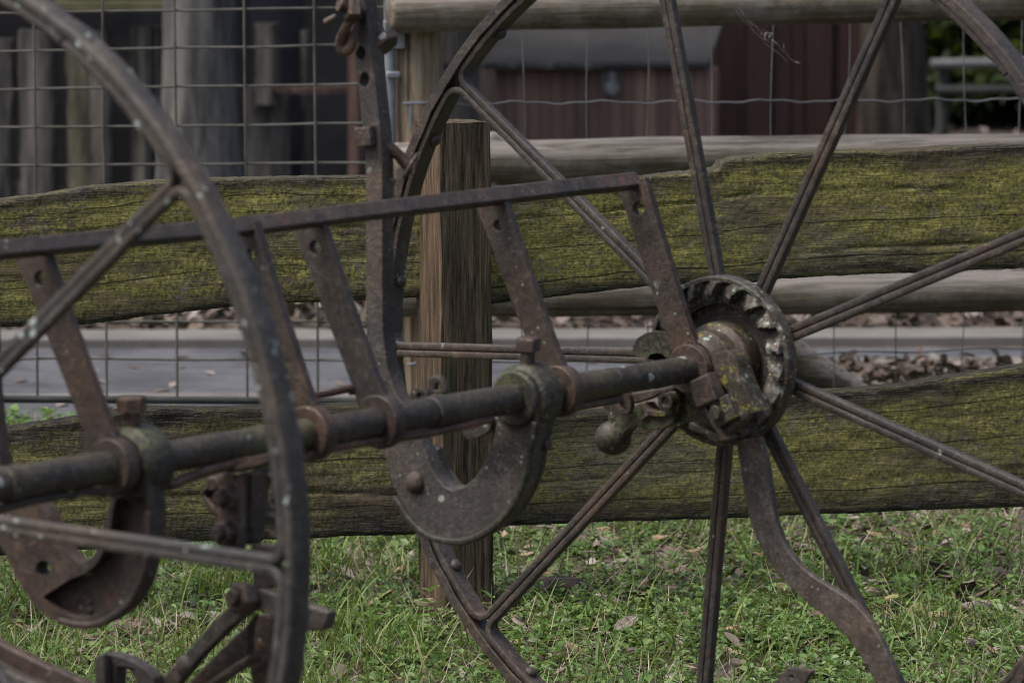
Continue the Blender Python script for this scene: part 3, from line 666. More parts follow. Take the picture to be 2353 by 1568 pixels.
# ------------------------------------------------ hub clamp and its fittings at the far wheel
tH = -.105
def P10(pts): return cr(10, pts)
m = MB(); m.lathe([(.021, -.100), (.034, -.104), (.040, -.098), (.044, -.084), (.0475, -.080), (.0475, -.060), (.050, -.057), (.0565, -.052), (.0575, -.044), (.0575, -.022), (.021, -.022)], 44, c=(0.004, 0, SZ+.004))
m.build('bearing', M['clamp'], rake, .001)
pplate('clamp_lug', 'clamp', smoothpath(P10([(775, 745), (840, 720), (905, 720), (960, 770), (985, 870), (1030, 985), (1080, 1090), (1125, 1172)]), 3)+P10([(1010, 1195), (950, 1110), (890, 1000), (840, 930), (800, 850)]), tH-.002, .034, bevel=.004)
pplate('clamp_plate', 'clamp', P10([(640, 1030), (700, 1010), (830, 1085), (930, 1090), (1015, 1195), (1020, 1240), (960, 1300), (880, 1372), (850, 1395), (800, 1290), (720, 1160)]), tH-.020, .022, bevel=.003)
a, b = wz(*P10([(735, 1015)])[0], tH-.03); m = MB(); m.prism((a, tH-.014, b), (-.05, -1, .0), .0290, .024, 4, .42, .003); m.build('clamp_nut', M['iron_brown'], rake, .002)
a, b = wz(*P10([(865, 1165)])[0], tH-.03); m = MB(); m.prism((a, tH-.018, b), (0, -1, 0), .0255, .014, 4, .5, .002); m.prism((a-.006, tH-.030, b-.003), (-.2, -1, 0), .0105, .010, 12); m.build('clamp_nut', M['clamp'], rake, .002)
pplate('clamp_edge', 'iron_brown', P10([(625, 1010), (655, 1010), (900, 1385), (860, 1400)]), tH-.030, .030, bevel=.002)
pplate('web_plate', 'cast', P10([(425, 1040), (480, 1010), (560, 1005), (625, 1010), (700, 1130), (760, 1240), (830, 1330), (845, 1370), (770, 1390), (720, 1340), (640, 1325), (600, 1300), (595, 1260), (500, 1230), (500, 1120), (430, 1090)]), tH+.012, .014, bevel=.003)
pplate('web_flange', 'clamp', P10([(598, 1260), (640, 1250), (700, 1290), (770, 1320), (845, 1340), (865, 1390), (840, 1408), (750, 1385), (720, 1345), (640, 1325), (605, 1310)]), tH-.006, .030, bevel=.003)
pplate('web_flange', 'clamp', P10([(420, 1050), (455, 1015), (500, 1020), (530, 1110), (520, 1170), (500, 1200), (480, 1120), (430, 1095)]), tH-.004, .030, bevel=.003)
a, b = wz(*cr(12, [(1235, 440)])[0], tH-.01); m = MB(); m.lathe([(.001, tH-.016), (.006, tH-.016), (.0065, tH-.019), (.0125, tH-.019), (.0125, tH+.005), (.001, tH+.005)], 20, c=(a, 0, b)); m.build('pin_boss', M['cast'], rake, .0008)
# pawl lever with its ball end
pw = cr(12, [(430, 620), (700, 560), (830, 470), (880, 480), (940, 560), (1060, 590), (1300, 570), (1320, 640), (1300, 740), (1200, 800), (1080, 825), (950, 835), (880, 800), (800, 785), (700, 810), (640, 870), (610, 940), (480, 960), (425, 820)])
pplate('pawl_lever', 'cast', pw, tH-.004, .024, bevel=.004)
pplate('pawl_flange', 'clamp', cr(12, [(830, 475), (880, 470), (950, 560), (1060, 590), (1290, 570), (1295, 610), (1180, 640), (1060, 645), (960, 630), (880, 690), (830, 680), (920, 620), (900, 560)]), tH-.010, .030, bevel=.002)
a, b = wz(*cr(12, [(465, 935)])[0], tH); m = MB(); m.ball((a, tH+.006, b), .0265, 24, 14, (1.0, 1, .95)); m.build('ball_end', M['cast'], rake)
pplate('link_bar', 'iron', cr(12, [(720, 340), (900, 310), (1150, 265), (1330, 215), (1400, 240), (1330, 285), (1180, 330), (960, 420), (760, 480)]), tH-.002, .014)
pplate('chain_eye', 'iron_brown', smoothpath(cr(12, [(495, 350), (600, 335), (690, 345), (725, 440), (728, 520), (700, 590), (660, 608), (590, 590), (520, 500)]), 3), tH-.060, .010, [smoothpath(cr(12, [(560, 430), (610, 400), (650, 430), (690, 500), (665, 560), (630, 545), (585, 490)]), 3)])
pplate('hanger', 'cast', smoothpath(cr(12, [(355, 520), (430, 450), (500, 400), (560, 520), (640, 610), (580, 640), (500, 620), (420, 625), (350, 610)]), 3), tH-.045, .030, bevel=.004)
# hooked guard left of the shaft end
gd = P10([(172, 742), (185, 690), (220, 620), (280, 580), (350, 568), (430, 575), (470, 610), (470, 770), (440, 770), (415, 740), (370, 728), (320, 740), (300, 770), (180, 745)])
pplate('guard', 'cast', gd, -.055, .045, bevel=.006)
pplate('guard', 'ratchet', P10([(372, 560), (370, 500), (395, 470), (440, 470), (450, 560)]), -.02, .03, bevel=.004)

# S-curved bar that sweeps down from the clamp to the ground
tS = -.075
cl = cr(9, [(505, -60), (530, 60), (558, 220), (590, 420), (632, 560), (700, 700), (790, 820), (900, 925), (1020, 1010), (1130, 1090), (1225, 1185), (1310, 1310), (1380, 1440), (1440, 1568), (1490, 1700), (1520, 1860), (1530, 2050)])
cw = smoothpath([wz(x, y, tS) for x, y in cl], 4)
wid = .0205; pl, pr = [], []
for i, p in enumerate(cw):
    a, b = Vector(cw[max(i-1, 0)]), Vector(cw[min(i+1, len(cw)-1)]); d = (b-a).normalized(); n = Vector((-d.y, d.x)); w_ = wid*(1.0+.12*math.sin(i*.2))*(1 if i < len(cw)-12 else .9)
    pl.append((p[0]+n.x*w_, p[1]+n.y*w_)); pr.append((p[0]-n.x*w_, p[1]-n.y*w_))
m = MB()
nn = len(cw)
vs = [(a, tS, b) for a, b in pl]+[(a, tS, b) for a, b in pr]+[(a, tS+.013, b) for a, b in pl]+[(a, tS+.013, b) for a, b in pr]; fs = []
for i in range(nn-1):
    fs += [(i, i+1, nn+i+1, nn+i), (2*nn+i, 3*nn+i, 3*nn+i+1, 2*nn+i+1), (i, 2*nn+i, 2*nn+i+1, i+1), (nn+i, nn+i+1, 3*nn+i+1, 3*nn+i)]
fs += [(0, nn, 3*nn, 2*nn), (nn-1, 3*nn-1, 4*nn-1, 2*nn-1)]
m.add(vs, fs); m.build('curved_bar', M['iron_grey'], rake, .002)

# ------------------------------------------------ hanging bracket, A-frame and frame bars at the lower left
tA = t_shaft(520)
def C11(p): return cr(11, p)
pplate('bracket_plate', 'iron_orange', C11([(760, 560), (760, 950), (765, 1250), (800, 1370), (1060, 1370), (1050, 560), (1020, 380), (830, 330), (780, 420)]), tA, .014, bevel=.003)
pplate('bracket_wing', 'iron', C11([(590, 390), (760, 380), (800, 500), (770, 560), (620, 570), (570, 620), (700, 760), (770, 840), (770, 960), (700, 890), (600, 780), (510, 610), (600, 500)]), tA+.004, .030, bevel=.004)
pplate('bracket_wing', 'iron_brown', C11([(640, 580), (760, 585), (760, 740), (680, 640)]), tA+.03, .012)
pplate('channel_bar', 'iron', C11([(1080, 330), (1240, 330), (1235, 700), (1215, 1100), (1205, 1290), (1075, 1290)]), tA+.03, .030, bevel=.004)
pplate('channel_bar', 'iron', C11([(1040, 330), (1090, 330), (1085, 1290), (1050, 1310)]), tA+.016, .030, bevel=.003)
pplate('cam_plate', 'cast', smoothpath(C11([(1235, 260), (1400, 230), (1500, 260), (1480, 360), (1400, 430), (1330, 540), (1310, 680), (1340, 800), (1385, 890), (1370, 970), (1310, 1050), (1235, 1065)]), 3), tA+.06, .020, bevel=.004)
pplate('strap_bar', 'iron_brown', C11([(1405, 430), (1600, 400), (1610, 1200), (1470, 1210), (1440, 900)]), tA+.11, .016, bevel=.003)
m = MB()
for x, y in ((1480, 650), (1490, 780), (1505, 900)):
    a, b = wz(*C11([(x, y)])[0], tA+.11); m.prism((a, tA+.11, b), (0, -1, 0), .0085, .007, 6, .3, .001)
m.build('bolt_row', M['iron_brown'], rake)
for x, y, r in ((930, 650, .0165), (895, 1130, .0165)):
    a, b = wz(*C11([(x, y)])[0], tA); m = MB(); m.prism((a, tA+.001, b), (0, -1, 0), r, .013, 6, .4, .002); m.prism((a-.002, tA-.01, b), (0, -1, 0), r*.55, .012, 12); m.build('bolt', M['iron_brown'], rake, .001)
pplate('saddle', 'iron_brown', C11([(1130, 130), (1500, 60), (1500, 180), (1330, 240), (1160, 280), (1000, 330), (820, 330), (960, 250), (1110, 200)]), tA-.010, .024, bevel=.003)
pplate('cross_bar', 'iron_brown', C11([(1060, 1370), (1300, 1350), (1560, 1320), (1740, 1330), (1740, 1460), (1560, 1470), (1300, 1440), (1060, 1420)]), tA+.02, .040, bevel=.003)
pplate('hanger_bar', 'iron_brown', cr(7, [(1672, 640), (1835, 640), (1840, 930), (1690, 960)]), tA+.01, .014, bevel=.003)
def C14(p): return cr(14, p)
pplate('frame_bar', 'iron_grey', C14([(1490, 60), (1560, 0), (1700, -30), (2290, 170), (2245, 330), (1900, 330), (1810, 210), (1740, 165), (1660, 155), (1590, 180), (1400, 340), (1180, 560), (1010, 770), (900, 920), (700, 920), (860, 720), (1090, 470), (1300, 230)]), tA-.012, .016, bevel=.003)
pplate('frame_bar', 'iron_brown', C14([(1650, 185), (1560, 290), (1400, 440), (1180, 660), (1010, 850), (960, 960), (1180, 960), (1330, 800), (1590, 590), (1600, 300)]), tA+.02, .014, bevel=.003)
pplate('frame_flange', 'iron_brown', C14([(1590, 540), (1590, 600), (1400, 720), (1230, 850), (1100, 980), (1000, 980), (1180, 820), (1380, 670)]), tA+.0, .030, bevel=.003)
pplate('upright_bar', 'iron_orange', C14([(1570, 290), (1660, 195), (1760, 190), (1800, 230), (1790, 480), (1780, 700), (1770, 1000), (1650, 1000), (1600, 640)]), tA+.05, .014, bevel=.003)
pplate('stub_bar', 'iron_brown', C14([(2060, 130), (2290, 185), (2250, 325), (2060, 335)]), tA+.05, .018, bevel=.002)
a, b = wz(*C14([(1565, 60)])[0], tA-.02); m = MB(); m.prism((a, tA-.012, b), (-.2, -1, .1), .022, .022, 6, .2, .003); m.prism((a-.004, tA-.034, b+.004), (-.2, -1, .1), .0105, .008, 12); m.build('bolt', M['iron_brown'], rake, .0015)
a, b = wz(*C14([(1010, 640)])[0], tA-.02); m = MB(); m.dome((a, tA-.012, b), (0, -1, 0), .014, .008); m.build('rivet', M['iron_grey'], rake)
pplate('hook_plate', 'iron_grey', C14([(255, 590), (280, 545), (330, 530), (420, 535), (500, 555), (600, 600), (700, 660), (770, 735), (820, 1000), (620, 1000), (640, 800), (600, 720), (550, 665), (490, 640), (455, 650), (450, 1000), (280, 1000)]), tA-.03, .020, bevel=.004)
pplate('hook_plate', 'iron_near', C14([(258, 590), (282, 548), (330, 532), (345, 600), (370, 1000), (275, 1000)]), tA-.045, .014, bevel=.003)
# long beam at the very lower left
tB = t_shaft(60)-.05
pplate('side_beam', 'iron_brown', cr(7, [(-400, 1130), (-60, 1265), (0, 1300), (340, 1470), (600, 1600), (700, 1740), (400, 1740), (200, 1640), (0, 1530), (-400, 1330)]), tB+.10, .016, bevel=.003)
pplate('side_beam', 'iron_near', cr(7, [(-400, 1270), (-60, 1430), (0, 1468), (270, 1590), (500, 1740), (330, 1740), (150, 1640), (0, 1570), (-400, 1370)]), tB+.06, .020, bevel=.004)
pplate('frame_flange', 'iron_grey', cr(7, [(345, 1462), (380, 1475), (620, 1590), (760, 1740), (560, 1740), (330, 1620), (250, 1580)]), tB+.085, .014, bevel=.003)
# the drilled plate low at the right and the foot it stands on
tP = -.33
ph_ = cr(9, [(800+20*math.cos(2*PI*k/14), 1522+11*math.sin(2*PI*k/14)) for k in range(14)])
pplate('drilled_plate', 'iron_grey', cr(9, [(600, 1640), (690, 1560), (760, 1468), (800, 1470), (915, 1483), (930, 1492), (880, 1568), (840, 1640), (800, 2000), (560, 2000)]), tP, .012, [ph_], bevel=.002)

# ------------------------------------------------ shackle hanging on the lever pin
shk = MB(); c0 = pt(*cr(13, [(520, 420)])[0], tC-.03)
sp_ = [(545, 400), (540, 560), (470, 700), (395, 860), (350, 1010), (355, 1130), (420, 1230), (510, 1225), (590, 1110), (630, 960), (680, 760), (705, 560), (735, 390)]
rr2 = [.0075, .0085, .0092, .0098, .0102, .0108, .0112, .0112, .0108, .0102, .0096, .0088, .0072]
ww = []
for i, (x, y) in enumerate(sp_): ww.append(pt(*cr(13, [(x, y)])[0], tC-.030+.002*i))
P_ = smoothpath([tuple(v) for v in ww], 4); rads_ = np.interp(np.linspace(0, 12, len(P_)), range(13), rr2)*.74
P_ = [tuple(ORG+WX*p[0]+AX*p[1]+Vector((0, 0, p[2]))) for p in P_]
shk.tube(P_, list(rads_), 14)
tag(shk.build('shackle', M['iron_orange'], None), 'orange rusted U-shaped shackle hanging from the pin near the top of the upright lever', 'shackle')

# ================================================================== front fence: post and four split slabs
fp = gnd(1074, 1424)
EF = R(13.5); FD = Vector((math.cos(EF), math.sin(EF), 0)); FN = Vector((math.sin(EF), -math.cos(EF), 0))
fence = empty('slab_fence', (fp.x, fp.y, 0), EF)
tag(fence, 'mossy split-slab wooden fence with a square brown post behind the rake', 'fence')
def F_inv(P):
    q = P-Vector((fp.x, fp.y, 0)); return q.dot(FD), -q.dot(FN), q.z      # local x, y(back), z
def post():
    ang = R(9.5); dep, wd = .118, .0955; n = 40; vs = []; fs = []
    hz = at(1072, 282, fp.y).z
    prof = []; K = 9
    for k in range(K): prof.append((wd*(k/(K-1)), 0))
    for k in range(1, K): prof.append((wd, dep*k/(K-1)))
    for k in range(1, K): prof.append((wd*(1-k/(K-1)), dep))
    for k in range(1, K-1): prof.append((0, dep*(1-k/(K-1))))
    L = len(prof); x0 = F_inv(gnd(1018, 1424))[0]
    for i in range(n+1):
        z = -.08+(hz+.08)*i/n
        for j, (x, y) in enumerate(prof):
            jx = .0009*math.sin(z*23+j*1.9)+random.gauss(0, .00045); jy = .0011*math.sin(z*17+j*2.3)+random.gauss(0, .00045)
            xx = x+jx-.0075*z/.9; yy = y+jy
            zz = z if i < n else z-.003*(y/dep)+random.gauss(0, .0009)
            vs.append((xx*math.cos(ang)-yy*math.sin(ang)+x0, xx*math.sin(ang)+yy*math.cos(ang), zz))
    for i in range(n):
        for j in range(L): fs.append((i*L+j, i*L+(j+1) % L, (i+1)*L+(j+1) % L, (i+1)*L+j))
    m = MB(); m.add(vs, fs)
    cx = np.mean(np.array(vs[-L:]), 0); ring2 = []
    o = len(m.v); m.v.append(tuple(cx+np.array([0, 0, .001])))
    for j in range(L): m.f.append((n*L+j, n*L+(j+1) % L, o))
    return m.build('post', M['post'], fence, 0, smooth=35)
post()
YF = .098     # slab faces lie this far behind the post's face
def slab(top, bot, x0px, x1px, mat, seed, th=.055, extend=(0, 0)):
    """split slab: outlines given as pixel lists, built as a dense wavy grid in fence coordinates"""
    r2 = random.Random(seed)
    def loc(p):
        P = onplane(p[0], p[1], Vector((fp.x, fp.y, 0))-FN*YF, FN); a, b, c = F_inv(P); return a, c
    T = sorted(loc(p) for p in top); B = sorted(loc(p) for p in bot)
    xa = loc((x0px, top[0][1]))[0]-extend[0]; xb = loc((x1px, top[-1][1]))[0]+extend[1]
    nx, nz = 420, 46
    xs = np.linspace(xa, xb, nx)
    zt = np.interp(xs, [p[0] for p in T], [p[1] for p in T]); zb = np.interp(xs, [p[0] for p in B], [p[1] for p in B])
    def wob(fr, amp, n=5):
        out = np.zeros(nx)
        for k in range(n):
            out += np.sin(xs*fr*(1+k*.83)+r2.uniform(0, 7))*amp/(1+k*.7)
        return out
    jag = np.array([r2.gauss(0, 1) for _ in range(nx)]); jag = np.convolve(jag, [.2, .6, .2], 'same')
    zt = zt+wob(17, .0007)+jag*.0005; zb = zb+wob(19, .0006)+jag[::-1]*.0005
    V = []; UVs = []
    v = np.linspace(0, 1, nz)
    X = np.repeat(xs[:, None], nz, 1); Z = zb[:, None]+(zt-zb)[:, None]*v[None]
    Yf = np.zeros_like(X)
    for k in range(10):
        a, b, c, d = r2.uniform(3, 60), r2.uniform(20, 160), r2.uniform(0, 7), r2.uniform(0, 7)
        Yf += .0006/(1+k*.25)*np.sin(X*a+c+1.3*np.sin(Z*b*.4+d))*np.sin(Z*b+d)
    Yf += rng.normal(0, .0005, X.shape)
    Yf += .004*(np.clip((.03-v)/.03, 0, 1)**1.6+np.clip((v-.98)/.02, 0, 1)**1.6)[None]     # worn arrises
    # a few open splits along the grain
    for vc, wd, dp in ((r2.uniform(.2, .4), .010, .006), (r2.uniform(.55, .75), .008, .005)):
        cen = vc+.05*np.sin(xs*r2.uniform(2, 4)+r2.uniform(0, 6))+.012*np.sin(xs*17+1)
        Yf += dp*np.exp(-((v[None]-cen[:, None])/wd)**2)*(.5+.5*np.sin(xs*3+r2.uniform(0, 6)))[:, None]
    front = np.stack([X, YF+Yf, Z], -1)
    back = np.stack([X, YF+th-Yf*.8, Z], -1)
    A = front.reshape(-1, 3); Bk = back.reshape(-1, 3); n = nx*nz
    idx = np.arange(n).reshape(nx, nz); q = []
    f = np.stack([idx[:-1, :-1], idx[1:, :-1], idx[1:, 1:], idx[:-1, 1:]], -1).reshape(-1, 4); q.append(f)
    q.append(f[:, ::-1]+n)
    q.append(np.stack([idx[:-1, -1], idx[1:, -1], idx[1:, -1]+n, idx[:-1, -1]+n], -1))
    q.append(np.stack([idx[1:, 0], idx[:-1, 0], idx[:-1, 0]+n, idx[1:, 0]+n], -1))
    q.append(np.stack([idx[0, 1:], idx[0, :-1], idx[0, :-1]+n, idx[0, 1:]+n], -1)); q.append(np.stack([idx[-1, :-1], idx[-1, 1:], idx[-1, 1:]+n, idx[-1, :-1]+n], -1))
    uv = np.stack([X, np.repeat(v[None], nx, 0)], -1).reshape(-1, 2)
    o = fast('rail', np.concatenate([A, Bk]), np.concatenate(q), mat, fence, True, np.concatenate([uv, uv]))
    o.data.set_sharp_from_angle(angle=R(50)); return o
T = -1400
slab([(-700, 520), (-300, 492), (0, 462), (120, 446), (200, 432), (330, 421), (480, 412), (660, 409), (840, 407), (968, 410)],
     [(-700, 800), (-300, 775), (0, 752), (90, 750), (180, 747), (330, 727), (480, 711), (640, 695), (840, 691), (968, 684)], -700, 966, M['rail_tl'], 3)
slab([(1118, 434), (1240, 426), (1490, 409), (1600, 395), (1655, 388), (1662, 373), (1700, 363), (1780, 353), (2000, 347), (2200, 337), (2300, 333), (2352, 334), (2700, 320), (3100, 318)],
     [(1118, 702), (1180, 692), (1240, 685), (1350, 673), (1500, 657), (1700, 652), (1800, 641), (2000, 630), (2352, 617), (2700, 606), (3100, 600)], 1116, 3100, M['rail_tr'], 5)
slab([(-700, 1060), (-300, 1020), (0, 990), (100, 974), (200, 957), (280, 946), (360, 940), (600, 938), (700, 936), (900, 930), (968, 926)],
     [(-700, 1350), (-300, 1310), (0, 1276), (200, 1262), (390, 1247), (560, 1240), (700, 1236), (850, 1231), (968, 1227)], -700, 966, M['rail_bl'], 8)
slab([(1118, 975), (1290, 955), (1400, 947), (1500, 941), (1700, 921), (1840, 906), (1980, 896), (2080, 885), (2200, 866), (2280, 855), (2352, 845), (2700, 800), (3100, 790)],
     [(1118, 1208), (1300, 1203), (1500, 1195), (1700, 1190), (1900, 1180), (2100, 1173), (2352, 1164), (2700, 1150), (3100, 1140)], 1116, 3100, M['rail_br'], 13)
# further posts of the same fence, outside this view
for px_ in (-.0,):
    pass

# ================================================================== round-log fence behind
BY = 10.55
lp = at(972, 700, BY); EB = R(12.5); BD = Vector((math.cos(EB), math.sin(EB), 0)); BN = Vector((math.sin(EB), -math.cos(EB), 0))
lf = empty('log_fence', (lp.x, lp.y, 0), EB)
tag(lf, 'grey round-log fence with three rails and wire netting behind the mossy fence', 'fence')
def B_inv(px, py, back=0.0):
    P = onplane(px, py, Vector((lp.x, lp.y, 0))-BN*back, BN); q = P-Vector((lp.x, lp.y, 0)); return Vector((q.dot(BD), -q.dot(BN), q.z))
def log(name, a, b, r, mat, seed, n=60, parent=None):
    r2 = random.Random(seed); a, b = Vector(a), Vector(b); P = []; rr = []
    ph = [r2.uniform(0, 6) for _ in range(4)]
    for i in range(n+1):
        u = i/n; p = a.lerp(b, u); L = (b-a).length*u
        P.append(p+Vector((.0, .004*math.sin(L*3+ph[0]), .005*math.sin(L*2.3+ph[1])))); rr.append(r*(1+.030*math.sin(L*4+ph[2])+.018*math.sin(L*13+ph[3])+r2.gauss(0, .006)))
    rr = [rr[0]*.72, rr[0]*.95]+rr; P = [P[0]-(P[1]-P[0]).normalized()*.012, P[0]-(P[1]-P[0]).normalized()*.006]+P
    m = MB(); m.tube(P, rr, 24); return m.build(name, M[mat], parent or lf, 0, smooth=60)
def seglog(y0a, y1a, xa, y0b, y1b, xb, seed, r):
    a = B_inv(xa, (y0a+y1a)/2, -.07); b = B_inv(xb, (y0b+y1b)/2, -.07); d = (b-a).normalized()
    log('rail', a, a+d*3.6, r, 'log', seed)
seglog(-24, 71, 905, -45, 52, 2352, 1, .0455)
seglog(327, 420, 912, 307, 403, 2352, 2, .0440)
seglog(633, 727, 918, 620, 716, 2352, 3, .0440)
pb = B_inv(972, 700); m = MB()
pts_ = [Vector((pb.x-.004*z, .03, z)) for z in np.linspace(-.1, 1.02, 30)]
m.tube(pts_, [.0525+.001*math.sin(z*9) for z in np.linspace(0, 1, 30)], 28); m.build('post', M['logpost'], lf, 0, smooth=60)
a = B_inv(1112, 348, .13); b = B_inv(2010, 945, .13); log('brace', a, b+(b-a)*.12, .046, 'log', 9)
# netting on the far side of the rails: one hinged-joint sheet
m = MB()
def wavy(p0, p1, amp, seed, n=40):
    r2 = random.Random(seed); P = []; a1, a2 = r2.uniform(0, 6), r2.uniform(0, 6); k1 = r2.uniform(3, 5)
    for i in range(n+1):
        u = i/n; p = p0.lerp(p1, u); e = math.sin(u*PI)
        P.append(p+Vector((amp*e*math.sin(u*k1+a1), 0, amp*.6*math.sin(u*37+a2) if abs(p1.z-p0.z) < .3 else 0)))
    return P
vx = [(1045, 0), (1203, 0), (1351, 0), (1487, 0), (1637, .004), (1775, .004), (1933, .016), (2069, .006), (2220, .006), (2350, .006), (2500, .006), (2650, .006), (2800, .006)]
for i, (px, amp) in enumerate(vx):
    a = B_inv(px, 60, .05); x = a.x
    for z0, z1, k in ((.05, .40, 1), (.44, .73, 2), (.73, 1.03, 3)):
        m.tube([Vector((x+amp*math.sin((z-.5)*5.1+i)+.004*math.sin(z*9+i*2), .05, z)) for z in np.linspace(z0, z1, 10)], .0014, 6)
for py in (232,):
    p0 = B_inv(945, 238, .05); p1 = B_inv(2352, 229, .05); p1 = p0+(p1-p0)*1.6
    m.tube([p0.lerp(p1, i/120)+Vector((0, 0, .0028*math.sin(i*.62)+.0016*math.sin(i*1.7))) for i in range(121)], .0019, 6)
for z in (.06, .21, .56):
    m.tube([Vector((.05+3.3*i/80, .05, z+.003*math.sin(i*.9))) for i in range(81)], .0020, 6)
m.build('wire_netting', M['netting'], lf)
for (x0, y0, x1, y1) in ((925, 238, 985, 236), (942, 240, 942, 300), (935, 838, 985, 828)):
    a = B_inv(x0, y0, -.03); b = B_inv(x1, y1, -.03); m = MB(); m.tube([a, a.lerp(b, .5)+Vector((0, -.003, 0)), b], .0032, 8); m.build('wire_tie', M['galv'], lf)

# ================================================================== wire mesh gate at the left
gate = empty('mesh_gate', (lp.x-.1, lp.y-.02, 0), R(6))
tag(gate, 'welded wire mesh gate with a pale steel stile hung beside the log post', 'gate')
GD = Vector((math.cos(R(6)), math.sin(R(6)), 0)); GN = Vector((math.sin(R(6)), -math.cos(R(6)), 0)); GO = Vector((lp.x-.1, lp.y-.02, 0))
def G_inv(px, py, back=0.):
    P = onplane(px, py, GO-GN*back, GN); q = P-GO; return Vector((q.dot(GD), -q.dot(GN), q.z))
m = MB()
for px in [-560, -400, -240, -80, 79, 238, 400, 561, 723]:
    a = G_inv(px-1, 60); b = G_inv(px+7, 900); d = (b-a).normalized(); m.tube([a-d*.62, a.lerp(b, .3)+Vector((random.gauss(0, .0015), 0, 0)), a.lerp(b, .7)+Vector((random.gauss(0, .0015), 0, 0)), b+d*.01], .0027, 8)
ys = [(-58, -72), (31, 17), (118, 102), (206, 192), (294, 283), (381, 374), (468, 463), (556, 552), (646, 644), (738, 738), (824, 826)]
for ya, yb in ys:
    a = G_inv(0, ya, .005); b = G_inv(888, yb, .005); d = b-a
    m.tube([a-d*.75]+[a.lerp(b, u)+Vector((0, 0, random.gauss(0, .0008))) for u in np.linspace(0, 1, 7)], .0028, 8)
m.build('wire_mesh', M['wire'], gate)
m = MB(); a = G_inv(0, 916, .0); b = G_inv(890, 922, .0); m.tube([a-(b-a)*.75, b], .0085, 14); m.build('bottom_tube', M['dark_frame'], gate); m = MB(); a2 = G_inv(0, -160); b2 = G_inv(890, -170); m.tube([a2-(b2-a2)*.75, b2], .014, 14)
m.build('top_tube', M['dark_frame'], gate)
m = MB(); a = G_inv(894, -170); b = G_inv(900, 935); m.tube([a, b], .0125, 16); m.build('stile', M['galv'], gate)
m = MB(); c = G_inv(905, 80); m.box(c, (.045, .034, .060)); m.build('hinge', M['galv'], gate, .003); m = MB(); c2 = G_inv(903, 172, -.01); m.box(c2, (.030, .020, .014)); m.build('latch_lug', M['galv'], gate, .003)

# ================================================================== ground, road, kerb
def sheet(name, pts, z, mat, kind='structure'):
    m = MB(); n = len(pts); m.add([(x, y, z) for x, y in pts], [tuple(range(n))]); o = m.build(name, mat, None, 0, smooth=0); o['kind'] = kind; return o
sheet('ground', [(-40, -5), (40, -5), (40, 70), (-40, 70)], 0, M['soil'])
g1 = gnd(1400, 903); g2 = gnd(1560, 880); g3 = gnd(1860, 833); g4 = gnd(2352, 829)
road = [(-9, 10.9), (g1.x-.5, 10.75), (g1.x, g1.y), (g2.x, g2.y), (g3.x, g3.y), (g4.x, g4.y), (9, g4.y+.5), (9, 12.62), (-9, 12.62)]
sheet('road', [(-9, 10.3), (-.28, 10.3), (-.05, 10.75)]+road[2:], .004, M['asphalt'])
def strip(name, pts, w, z0, z1, mat):
    m = MB(); vs = []; fs = []
    for i, p in enumerate(pts):
        p = Vector((p[0], p[1], 0)); vs += [p+Vector((0, 0, z0)), p+Vector((0, 0, z1)), p+Vector((0, w, z1)), p+Vector((0, w, z0))]
    for i in range(len(pts)-1):
        for k in range(4): fs.append((i*4+k, i*4+(k+1) % 4, (i+1)*4+(k+1) % 4, (i+1)*4+k))
    fs += [(0, 1, 2, 3), tuple((len(pts)-1)*4+k for k in (3, 2, 1, 0))]
    m.add(vs, fs); o = m.build(name, mat, None, .004); o['kind'] = 'structure'; return o
strip('kerb', [(-9, 12.58), (-3, 12.60), (0, 12.66), (3, 12.74), (9, 12.9)], .21, -.05, .026, M['concrete'])
strip('concrete_edging', [(g2.x+.05, g2.y-.10), (g3.x, g3.y-.10), (g4.x, g4.y-.10), (9, g4.y+.4)], .10, -.03, .012, M['concrete'])
strip('gate_threshold', [(-3.2, 11.50), (-1.2, 11.54), (-.25, 11.60), (.1, 11.66)], .085, -.03, .014, M['concrete'])

# ================================================================== scattered plant matter (built as arrays)
def ribbons(base, az, L, W, lean, curl, rows=4, twist=None):
    """blades: returns V, Q"""
    n = len(L); V = np.zeros((n, rows, 2, 3), np.float32)
    dx = np.stack([np.cos(az), np.sin(az), np.zeros(n)], -1); sx = np.stack([-np.sin(az), np.cos(az), np.zeros(n)], -1)
    if twist is not None: 
        dx2 = np.stack([np.cos(az+twist), np.sin(az+twist), np.zeros(n)], -1); sx = np.stack([-np.sin(az+twist), np.cos(az+twist), np.zeros(n)], -1)
    p = base.copy(); ang = lean.copy()
    for r in range(rows):
        u = r/(rows-1); w = W*(1-u**2.2)*(.75+.5*u)+.0002
        V[:, r, 0] = p-sx*w[:, None]/2; V[:, r, 1] = p+sx*w[:, None]/2
        st = L/(rows-1)
        p = p+dx*(np.sin(ang)*st)[:, None]; p[:, 2] += np.cos(ang)*st; ang = ang+curl/(rows-1)
        p[:, 2] = np.maximum(p[:, 2], .002)
    i0 = np.arange(n)[:, None]*(rows*2)+np.arange(rows-1)[None]*2
    Q = np.stack([i0, i0+1, i0+3, i0+2], -1).reshape(-1, 4); return V.reshape(-1, 3), Q
LW = np.array([[0, .30, .0], [.28, .86, .18], [.58, .92, .22], [.84, .5, .16], [1, .03, .08]])      # leaf outline: along, half-width, cup
